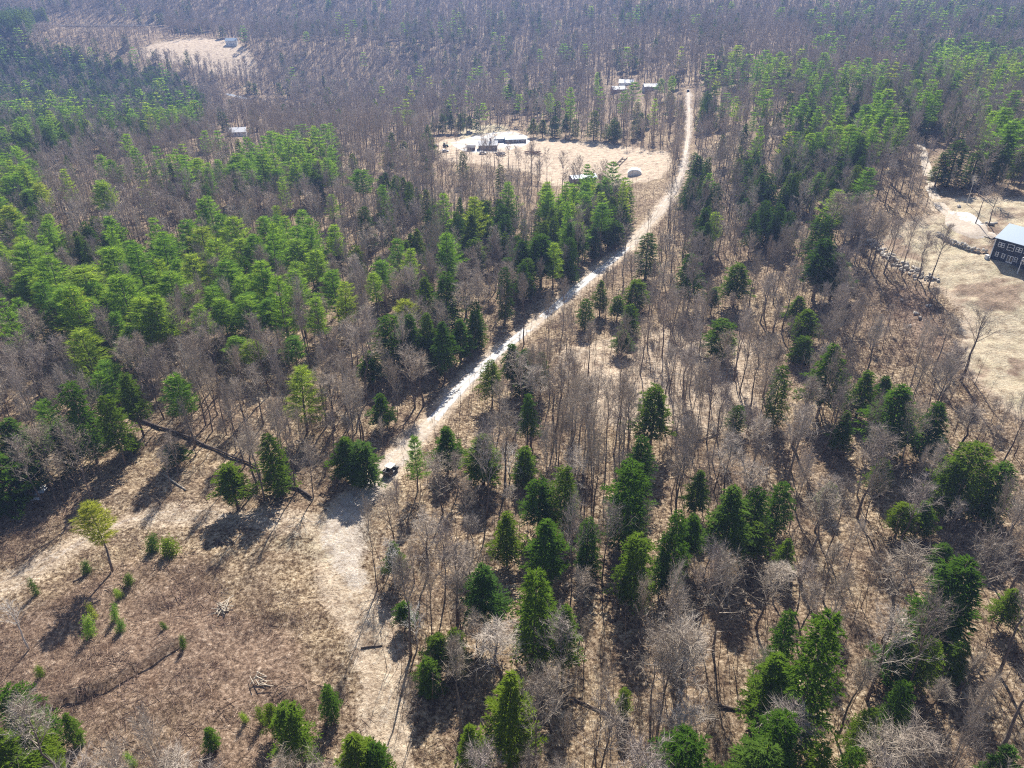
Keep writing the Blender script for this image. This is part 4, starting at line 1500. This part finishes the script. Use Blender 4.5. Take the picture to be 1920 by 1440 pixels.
# ------------------------------------------------------------------ buildings
def gable_house(name, loc, rz, L, D, Hw, Hr, wall, roof, label, cat="house", windows=(), doors=(), chimney=None, over=.4, roof_t=.14):
    """Local x runs along the front (y = 0 side faces -y), ridge along x."""
    e = empty(name, loc, rz)
    mb = MB()
    mb.add([(0, 0, -1.2), (L, 0, -1.2), (L, D, -1.2), (0, D, -1.2), (0, 0, Hw), (L, 0, Hw), (L, D, Hw), (0, D, Hw), (0, D / 2, Hw + Hr), (L, D / 2, Hw + Hr)],
           [(0, 1, 5, 4), (2, 3, 7, 6), (1, 2, 6, 9, 5), (3, 0, 4, 8, 7), (4, 5, 9, 8), (6, 7, 8, 9), (3, 2, 1, 0)])
    w = mb.build("wall", M[wall], e)
    for y0, y1 in ((-over, D / 2), (D + over, D / 2)):
        s = Hr / (D / 2)
        z0 = Hw - over * s
        rb = MB()
        a = [(-over, y0, z0 + .02), (L + over, y0, z0 + .02), (L + over, y1, Hw + Hr + .02), (-over, y1, Hw + Hr + .02)]
        rb.add(a + [(x_, y_, z_ + roof_t) for x_, y_, z_ in a], [(3, 2, 1, 0), (4, 5, 6, 7), (0, 1, 5, 4), (1, 2, 6, 5), (2, 3, 7, 6), (3, 0, 4, 7)])
        ro = rb.build("roof", M[roof], e)
    if chimney:
        cb = MB()
        cb.box((chimney[0], chimney[1], Hw + Hr + .3), (.9, .8, 2.2))
        cb.build("chimney", M['brick'], e)
    for (x0, z0, ww, hh) in windows:
        window(e, x0, 0, z0, ww, hh)
    for (x0, z0, ww, hh) in doors:
        db = MB()
        db.box((x0 + ww / 2, -.03, z0 + hh / 2), (ww, .08, hh))
        d = db.build("door", M['white'], e)
        gbm = MB()
        gbm.box((x0 + ww / 2, -.09, z0 + hh * .55), (ww * .7, .04, hh * .75))
        gbm.build("pane", M['glass'], d)
    return tag(e, label, cat)


def window(e, x0, y0, z0, ww, hh, f=.13, mull=True):
    fb = MB()
    for c, s in (((x0 + ww / 2, y0 - .05, z0 + f / 2), (ww, .14, f)), ((x0 + ww / 2, y0 - .05, z0 + hh - f / 2), (ww, .14, f)),
                 ((x0 + f / 2, y0 - .05, z0 + hh / 2), (f, .14, hh - 2 * f)), ((x0 + ww - f / 2, y0 - .05, z0 + hh / 2), (f, .14, hh - 2 * f))):
        fb.box(c, s)
    if mull:
        fb.box((x0 + ww / 2, y0 - .05, z0 + hh / 2), (ww - 2 * f, .12, f * .8))
    w = fb.build("window", M['white'], e)
    pb = MB()
    pb.box((x0 + ww / 2, y0 - .02, z0 + hh / 2), (ww - 2 * f, .03, hh - 2 * f))
    pb.build("pane", M['glass'], w)


P0, P1 = ground(1856, 484), ground(1912, 503)
rz = math.atan2(P1[1] - P0[1], P1[0] - P0[0])
hb = min(hz(*P0), hz(*P1)) + .4
wins = [(1.0, 3.9, .85, 1.35), (1.9, 3.9, .85, 1.35), (3.6, 3.6, 1.9, 1.9), (6.0, 3.9, .85, 1.35), (6.9, 3.9, .85, 1.35), (8.3, 3.9, .9, 1.35),
        (1.1, 1.0, .9, 1.35), (2.9, 1.0, .9, 1.35), (6.5, 1.0, .9, 1.35), (8.4, 1.0, .9, 1.35), (11.0, 1.0, .9, 1.35), (12.4, 1.0, .9, 1.35)]
house = gable_house("dark_house", (P0[0], P0[1], hb), rz, 15.0, 9.5, 6.3, 3.2, 'navy', 'metalroof', "dark sided two storey house with pale metal roof and white framed windows", windows=wins, doors=[(4.5, .2, .85, 2.1), (5.35, .2, .85, 2.1)], chimney=(9.6, 4.9))
tb = MB()
tb.box((-.06, -.06, 3.05), (.22, .22, 6.3))
tb.build("corner_trim", M['white'], house)
tb = MB()
tb.box((-.55, -.7, .2), (.9, .9, 1.4))
tb.build("white_bin", M['white'], house).name = "corner_post"
# dormer
db = MB()
db.add([(9.4, .35, 6.0), (12.8, .35, 6.0), (12.8, 3.4, 6.0), (9.4, 3.4, 6.0), (9.4, .35, 8.0), (12.8, .35, 8.0), (12.8, 3.4, 8.4), (9.4, 3.4, 8.4), (11.1, .35, 9.1), (11.1, 3.9, 9.1)],
       [(0, 1, 5, 8, 4), (1, 2, 6, 5), (3, 0, 4, 7)])
dorm = db.build("dormer", M['navy'], house)
for sx_ in (-1, 1):
    rb = MB()
    xa = 11.1 + sx_ * 2.05
    a = [(11.1, .05, 9.2), (11.1, 4.4, 9.2), (xa, 4.4, 7.75), (xa, .05, 7.75)]
    rb.add(a + [(p[0], p[1], p[2] + .14) for p in a], [(0, 1, 2, 3), (7, 6, 5, 4), (0, 3, 7, 4), (1, 0, 4, 5), (2, 1, 5, 6), (3, 2, 6, 7)])
    rb.build("dormer_roof", M['metalroof'], dorm)
window(house, 10.4, .35, 6.55, 1.4, 1.2)
dk = MB()
dk.box((12.4, -1.6, 2.75), (5.2, 3.2, .2))
dk.build("deck", M['greywood'], house)
for xx in (9.95, 12.4, 14.85):
    pb = MB()
    pb.box((xx, -3.05, .8), (.18, .18, 3.7))
    pb.build("deck_post", M['white'], house)
rl = MB()
rl.box((12.4, -3.1, 3.75), (5.2, .1, .12))
rl.box((12.4, -3.1, 3.35), (5.2, .06, .08))
rl.box((9.85, -1.6, 3.75), (.1, 3.0, .12))
for xx in np.arange(9.9, 15, .7):
    rl.box((float(xx), -3.1, 3.25), (.08, .08, .9))
rl.build("railing", M['white'], house)


def bld(name, u, v, L, D, Hw, Hr, wall, roof, label, rz=0.0, cat="shed", **kw):
    g = ground(u, v)
    return gable_house(name, (g[0], g[1], hz(*g) + .1), rz, L, D, Hw, Hr, wall, roof, label, cat, **kw)


bld("farm_shed", 928, 269, 6.5, 5, 2.6, 1.1, 'blue', 'white', "blue grey shed with a white roof at the farm yard", .12, windows=[(1, 1, .9, .9), (4, 1, .9, .9)], doors=[(2.4, 0, 1.1, 2.0)])
bld("farm_shed", 948, 270, 13, 6, 2.7, 1.2, 'greywood', 'metalroof', "long weathered grey shed with pale roof behind the farm yard", .10, windows=[(1.0, 1, 1.1, 1), (4, 1, 1.1, 1), (10.2, 1, 1.1, 1)], doors=[(6.6, 0, 1.6, 2.1)])
bld("small_shed", 876, 283, 4.4, 3.2, 2.0, .8, 'brownwood', 'greywood', "small brown board shed at the front of the farm yard", -.1, windows=[(.6, .8, .9, .8)], doors=[(2.6, 0, 1, 1.8)])
bld("farm_house", 898, 283, 11, 7, 3.0, 1.8, 'greywood', 'white', "low farmhouse with a bright white roof in the middle of the yard", .08, "house", windows=[(1, 1, 1, 1.1), (3.2, 1, 1, 1.1), (8.6, 1, 1, 1.1)], doors=[(5.4, 0, 1.1, 2.1)], chimney=(7.2, 3.5))
bld("long_shed", 1074, 346, 13, 6, 2.6, 1.0, 'greywood', 'metalroof', "long low shed with pale sheet roof at the near edge of the field", .30, windows=[(2, 1, 1.2, 1), (5, 1, 1.2, 1)], doors=[(8.5, 0, 2.2, 2.2)])
bld("cottage", 1150, 176, 11, 8, 3.2, 2.0, 'pinkwall', 'white', "faded red house with white roof among the far trees", .2, "house", windows=[(1, 1, 1.1, 1.2), (3.5, 1, 1.1, 1.2), (8, 1, 1.1, 1.2)], doors=[(5.6, 0, 1.1, 2.1)])
bld("cottage", 1160, 163, 12, 8, 3.2, 2.0, 'white', 'white', "white roofed house just behind the faded red one", -.2, "house", windows=[(1, 1, 1.1, 1.2), (8, 1, 1.1, 1.2)], doors=[(5, 0, 1.1, 2.1)])
bld("cottage", 1208, 174, 11, 7, 4.2, 1.8, 'tarp', 'white', "tall grey sided house with white roof right of the far pair of houses", .1, "house", windows=[(1, 1, 1.1, 1.2), (4, 1, 1.1, 1.2), (7, 1, 1.1, 1.2)], doors=[(9, 0, 1.1, 2.1)])
bld("far_farmhouse", 424, 86, 12, 9, 5.0, 2.4, 'white', 'metalroof', "white farmhouse at the head of the distant tan field", .15, "house", windows=[(1, 1, 1.2, 1.4), (4, 1, 1.2, 1.4), (8, 1, 1.2, 1.4)], doors=[(6, 0, 1.2, 2.2)])
bld("white_barn", 430, 256, 11, 8, 2.6, 2.2, 'white', 'white', "white roofed building poking above the woods left of the road", .25, "barn", windows=[(1, 1, 1.1, 1.2), (6, 1, 1.1, 1.2)], doors=[(3.4, 0, 1.6, 2.4)])

# hoop shelter
g = ground(1190, 330)
hs = empty("hoop_shelter", (g[0], g[1], hz(*g)), R(-8))
mb = MB()
prof = [(3.6 * math.cos(a), 2.7 * math.sin(a)) for a in np.linspace(math.pi, 0, 11)]
prof = [(-3.6, -.6)] + prof + [(3.6, -.6)]
mb2 = MB()
n = len(prof)
mb2.add([(z_ * 0 + x_, y_, z_) for y_ in (0, 7.0) for x_, z_ in prof], [(i, i + 1, i + 1 + n, i + n) for i in range(n - 1)])
cov = mb2.build("cover", M['plastic'], hs, True)
sol = cov.modifiers.new("thick", 'SOLIDIFY')
sol.thickness = .06
mb3 = MB()
mb3.add([(x_, 6.9, z_) for x_, z_ in prof], [tuple(range(n))])
mb3.add([(x_, .1, z_) for x_, z_ in prof], [tuple(range(n))[::-1]])
mb3.build("end_wall", M['plastic'], hs)
tag(hs, "white covered half round shelter at the right end of the tan field", "shelter")

# timber frame lying in the field
g0, g1 = ground(1157, 312), ground(1172, 297)
e = empty("timber_frame", (g0[0], g0[1], hz(*g0)))
dv = np.array([g1[0] - g0[0], g1[1] - g0[1], hz(*g1) - hz(*g0)])
nv = np.array([-dv[1], dv[0], 0]) / np.hypot(dv[0], dv[1])
for k in (-1, 1):
    b = MB()
    b.tube([nv * 1.2 * k + (0, 0, .5), nv * 1.2 * k + dv + (0, 0, .5)], [.28, .28], 6)
    b.build("beam", M['log'], e)
for f in (.15, .5, .85):
    b = MB()
    b.tube([nv * -1.2 + dv * f + (0, 0, .25), nv * 1.2 + dv * f + (0, 0, .25)], [.25, .25], 6)
    b.build("crosspiece", M['log'], e)
tag(e, "pair of long dark beams lying side by side in the tan field", "timber")


# ------------------------------------------------------------------ vehicles (x forward)
def vehicle(name, loc, rz, L, W, H, body, roofm, label, cat, kind="car"):
    e = empty(name, loc, rz)
    r = .36 if kind != "utility" else .38
    mb = MB()
    if kind == "car":
        mb.prism([(-L / 2, .35), (L / 2, .35), (L / 2, .75), (L * .2, .95), (-L / 2, .95)], -W / 2, W / 2)
        cab = [(-L * .42, .95), (L * .18, .95), (L * .04, H - .06), (-L * .34, H - .06)]
    elif kind == "pickup":
        mb.prism([(-L / 2, .45), (L / 2, .45), (L / 2, .95), (L * .22, 1.1), (-L / 2, 1.1)], -W / 2, W / 2)
        cab = [(-L * .12, 1.1), (L * .24, 1.1), (L * .13, H - .06), (-L * .10, H - .06)]
    else:
        mb.prism([(-L / 2, .42), (L / 2, .42), (L / 2, .85), (L * .26, 1.12), (L * .16, .62), (-L * .12, .62), (-L * .14, 1.1), (-L / 2, 1.1)], -W / 2, W / 2)
        cab = None
    mb.build("body", M[body], e)
    if cab:
        c = MB()
        c.prism(cab, -W * .45, W * .45)
        c.build("cab_glass", M['glass'], e)
        t = MB()
        t.box(((cab[2][0] + cab[3][0]) / 2, 0, H), (abs(cab[2][0] - cab[3][0]) + .1, W * .88, .12))
        t.build("roof", M[roofm], e)
    else:
        t = MB()
        t.box((0, 0, H), (L * .52, W * .98, .10))
        t.build("roof", M[roofm], e)
        for sx_ in (-.22, .22):
            for sy_ in (-1, 1):
                p = MB()
                p.tube([(L * sx_ * 1.1, sy_ * W * .44, .9), (L * sx_, sy_ * W * .44, H)], [.04, .04], 5)
                p.build("roof_post", M['black'], e)
        for sy_ in (-1, 1):
            s = MB()
            s.box((-.15, sy_ * W * .22, .85), (.5, W * .36, .2))
            s.box((-.42, sy_ * W * .22, 1.2), (.14, W * .36, .6))
            s.build("seat", M['rubber'], e)
        b = MB()
        for c_, s_ in (((-L * .33, W * .46, 1.2), (L * .32, .06, .3)), ((-L * .33, -W * .46, 1.2), (L * .32, .06, .3)), ((-L * .49, 0, 1.2), (.06, W * .86, .3))):
            b.box(c_, s_)
        b.build("cargo_side", M['black'], e)
    if kind == "pickup":
        b = MB()
        b.box((-L * .31, 0, 1.13), (L * .34, W * .8, .05))
        b.build("bed", M['rubber'], e)
    for sx_ in (-.31, .31):
        for sy_ in (-1, 1):
            w = MB()
            w.wheel((L * sx_, sy_ * (W / 2 - .08), r), r, .26)
            wo = w.build("wheel", M['rubber'], e)
            hb_ = MB()
            hb_.wheel((L * sx_, sy_ * (W / 2 + .045), r), r * .5, .04, 8)
            hb_.build("rim", M['tarp'], wo)
    for sy_ in (-1, 1):
        l_ = MB()
        l_.box((L / 2 + .02, sy_ * W * .34, .72), (.06, .28, .16))
        l_.build("headlight", M['whitepaint'], e)
    return tag(e, label, cat)


def car_at(name, u, v, rz, L, W, H, body, roofm, label, cat, kind, lift=0.02):
    g = ground(u, v)
    return vehicle(name, (g[0], g[1], hz(*g) + lift), rz, L, W, H, body, roofm, label, cat, kind)


ra, rb_ = ground(712, 895), ground(748, 862)
ua = math.atan2(rb_[1] - ra[1], rb_[0] - ra[0])
car_at("utility_vehicle", 733, 889, ua, 3.5, 1.75, 1.95, 'black', 'tanroof', "dark open sided utility vehicle with a pale flat roof on the dirt road", "utility vehicle", "utility", .1)
car_at("parked_car", 817, 276, 1.2, 4.4, 1.8, 1.5, 'purplepaint', 'purplepaint', "dark purple car at the left end of the farm grass", "car", "car")
car_at("parked_car", 835, 285, .3, 4.2, 1.8, 1.45, 'whitepaint', 'whitepaint', "white car on the grass below the green tractor", "car", "car")
car_at("parked_pickup", 920, 277, .5, 5.2, 1.9, 1.85, 'black', 'black', "dark pickup truck beside the blue grey shed", "pickup", "pickup", .35)
car_at("parked_car", 905, 289, .1, 4.3, 1.8, 1.45, 'whitepaint', 'whitepaint', "white car in front of the low farmhouse", "car", "car", .1)
car_at("parked_car", 880, 250, .2, 4.3, 1.8, 1.45, 'tarp', 'tarp', "grey car at the back edge of the farm yard", "car", "car", .1)
car_at("parked_car", 1290, 172, 1.4, 4.3, 1.8, 1.45, 'black', 'black', "dark car at the far end of the road", "car", "car", .1)

# tractor
g = ground(835, 276)
e = empty("tractor", (g[0], g[1], hz(*g)), .4)
mb = MB()
mb.box((.8, 0, 1.15), (1.9, .8, .7))
mb.box((-.5, 0, 1.0), (1.0, .9, .5))
mb.build("body", M['greenpaint'], e)
mb = MB()
mb.box((-.55, 0, 1.95), (1.1, 1.1, 1.2), taper=.9)
mb.build("cab", M['glass'], e)
mb = MB()
mb.box((-.55, 0, 2.6), (1.3, 1.3, .12))
mb.build("roof", M['greenpaint'], e)
for x_, r_, w_ in ((-.7, .8, .45), (1.4, .5, .3)):
    for s_ in (-1, 1):
        w = MB()
        w.wheel((x_, s_ * .8, r_), r_, w_)
        w.build("wheel", M['rubber'], e)
tag(e, "small green tractor on the grass left of the farm yard", "tractor")

# ------------------------------------------------------------------ labels: what singles each tree out
MARKS = [
    ("the pale roofed utility vehicle", 729, 885), ("the snow patches", 72, 930), ("the lone clearing pine", 170, 1000), ("the pale brush heap in the clearing", 418, 1140), ("the long dark fallen trunk", 350, 825),
    ("the pale dead tree", 955, 870), ("the silvery dead tree", 330, 675), ("the long stone wall", 1690, 500), ("the lone lawn tree", 1845, 650), ("the dark house", 1890, 470), ("the round pale boulder", 1717, 590),
    ("the hoop shelter", 1190, 320), ("the long low shed", 1095, 338), ("the farm yard", 920, 275), ("the road junction", 620, 1000), ("the short pale log", 328, 906), ("the bright bend of the road", 1060, 560), ("the far end of the road", 1290, 170), ("the white roofed barn", 440, 245),
    ("the bottom right photo corner", 1920, 1440), ("the bottom left photo corner", 0, 1440), ("the middle of the bottom photo edge", 960, 1440), ("the middle of the right photo edge", 1920, 720), ("the middle of the left photo edge", 0, 720), ("the middle of the photo", 960, 720),
    ("the pale birch by the clearing", 733, 1060), ("the dark log below the hemlock column", 1390, 1330), ("the log on the open ground", 1310, 828), ("the drive loop boulders", 1855, 420), ("the far red house", 1155, 165), ("the upper right photo corner", 1920, 0), ("the right quarter of the bottom edge", 1440, 1440), ("the lower right photo edge", 1920, 1080),
]
ORD = ["nearest to", "second nearest to", "third nearest to", "fourth nearest to", "fifth nearest to"]
LOOK = {'hemlock': "dark green hemlock", 'white_pine': "bright feathery pine", 'bare_tree': "bare grey hardwood", 'young': "young evergreen"}


def side_of(t):
    u, v = t['u'], t['v']
    if u < 430 and v < 290:
        return "on the low ridge at the far left"
    if v < 115:
        return "high on the far hillside"
    if u > 1300 and v < 260:
        return "on the hillside above the drive"
    if u > 1690 and v < 420:
        return "beside the upper drive"
    if u > 1270 and v < 440:
        return "between the road and the drive"
    if 760 < u < 1270 and v < 265:
        return "behind the farm field"
    if 930 < u < 1210 and 265 <= v < 560:
        return "between the farm field and the road"
    if u < 680 and v < 370:
        return "along the crest before the far valley"
    if u < 680 and v < 680:
        return "in the dense stand left of the road"
    if u < (1440 - v) * .98 + 60:
        return "in the woods left of the road"
    if v > 1000:
        return "in the lower woods right of the track"
    return "in the open woods right of the road"


def label_all(items, ranks):
    by = {}
    for t in items:
        by.setdefault(t['kind'], []).append(t)
    for k, lst in by.items():
        for rk in range(ranks):
            for nm, mu, mv in MARKS:
                order = sorted(lst, key=lambda t: (t['u'] - mu) ** 2 + (t['v'] - mv) ** 2)
                if rk < len(order) and not order[rk]['o'].get('label'):
                    order[rk]['o']['label'] = "%s with its crown %s %s" % (LOOK[k], ORD[rk], nm)
        for t in lst:
            if not t['o'].get('label'):
                s = side_of(t)
                t['o']['label'] = "%s crowded among its like %s" % (LOOK[k], s)
                t['o']['group'] = "%ss %s" % (LOOK[k], s)


label_all([t for t in TREES if t['kind'] == 'hemlock'], 4)
label_all([t for t in TREES if t['kind'] == 'white_pine'], 2)
label_all([t for t in TREES if t['kind'] == 'bare_tree'], 2)
for t in SHRUBS:
    t['kind'] = 'young'
label_all(SHRUBS, 5)
for t in SHRUBS:
    t['o']['group'] = "young evergreens dotted over the clearing"

# ------------------------------------------------------------------ haze
hm, nt, out = new_mat("haze_air")
pv = nd(nt, "ShaderNodeVolumePrincipled")
pv.inputs["Color"].default_value = (.36, .52, 1.0, 1)
pv.inputs["Density"].default_value = .00023
pv.inputs["Anisotropy"].default_value = .2
nt.links.new(pv.outputs[0], out.inputs["Volume"])
mb = MB()
zmax = 420.0
mb.box((0, 4050, (zmax - 60) / 2), (14600, 10400, zmax + 60))
o = mb.build("haze", hm)
tag(o, "thin blue air over the woods", kind='stuff')
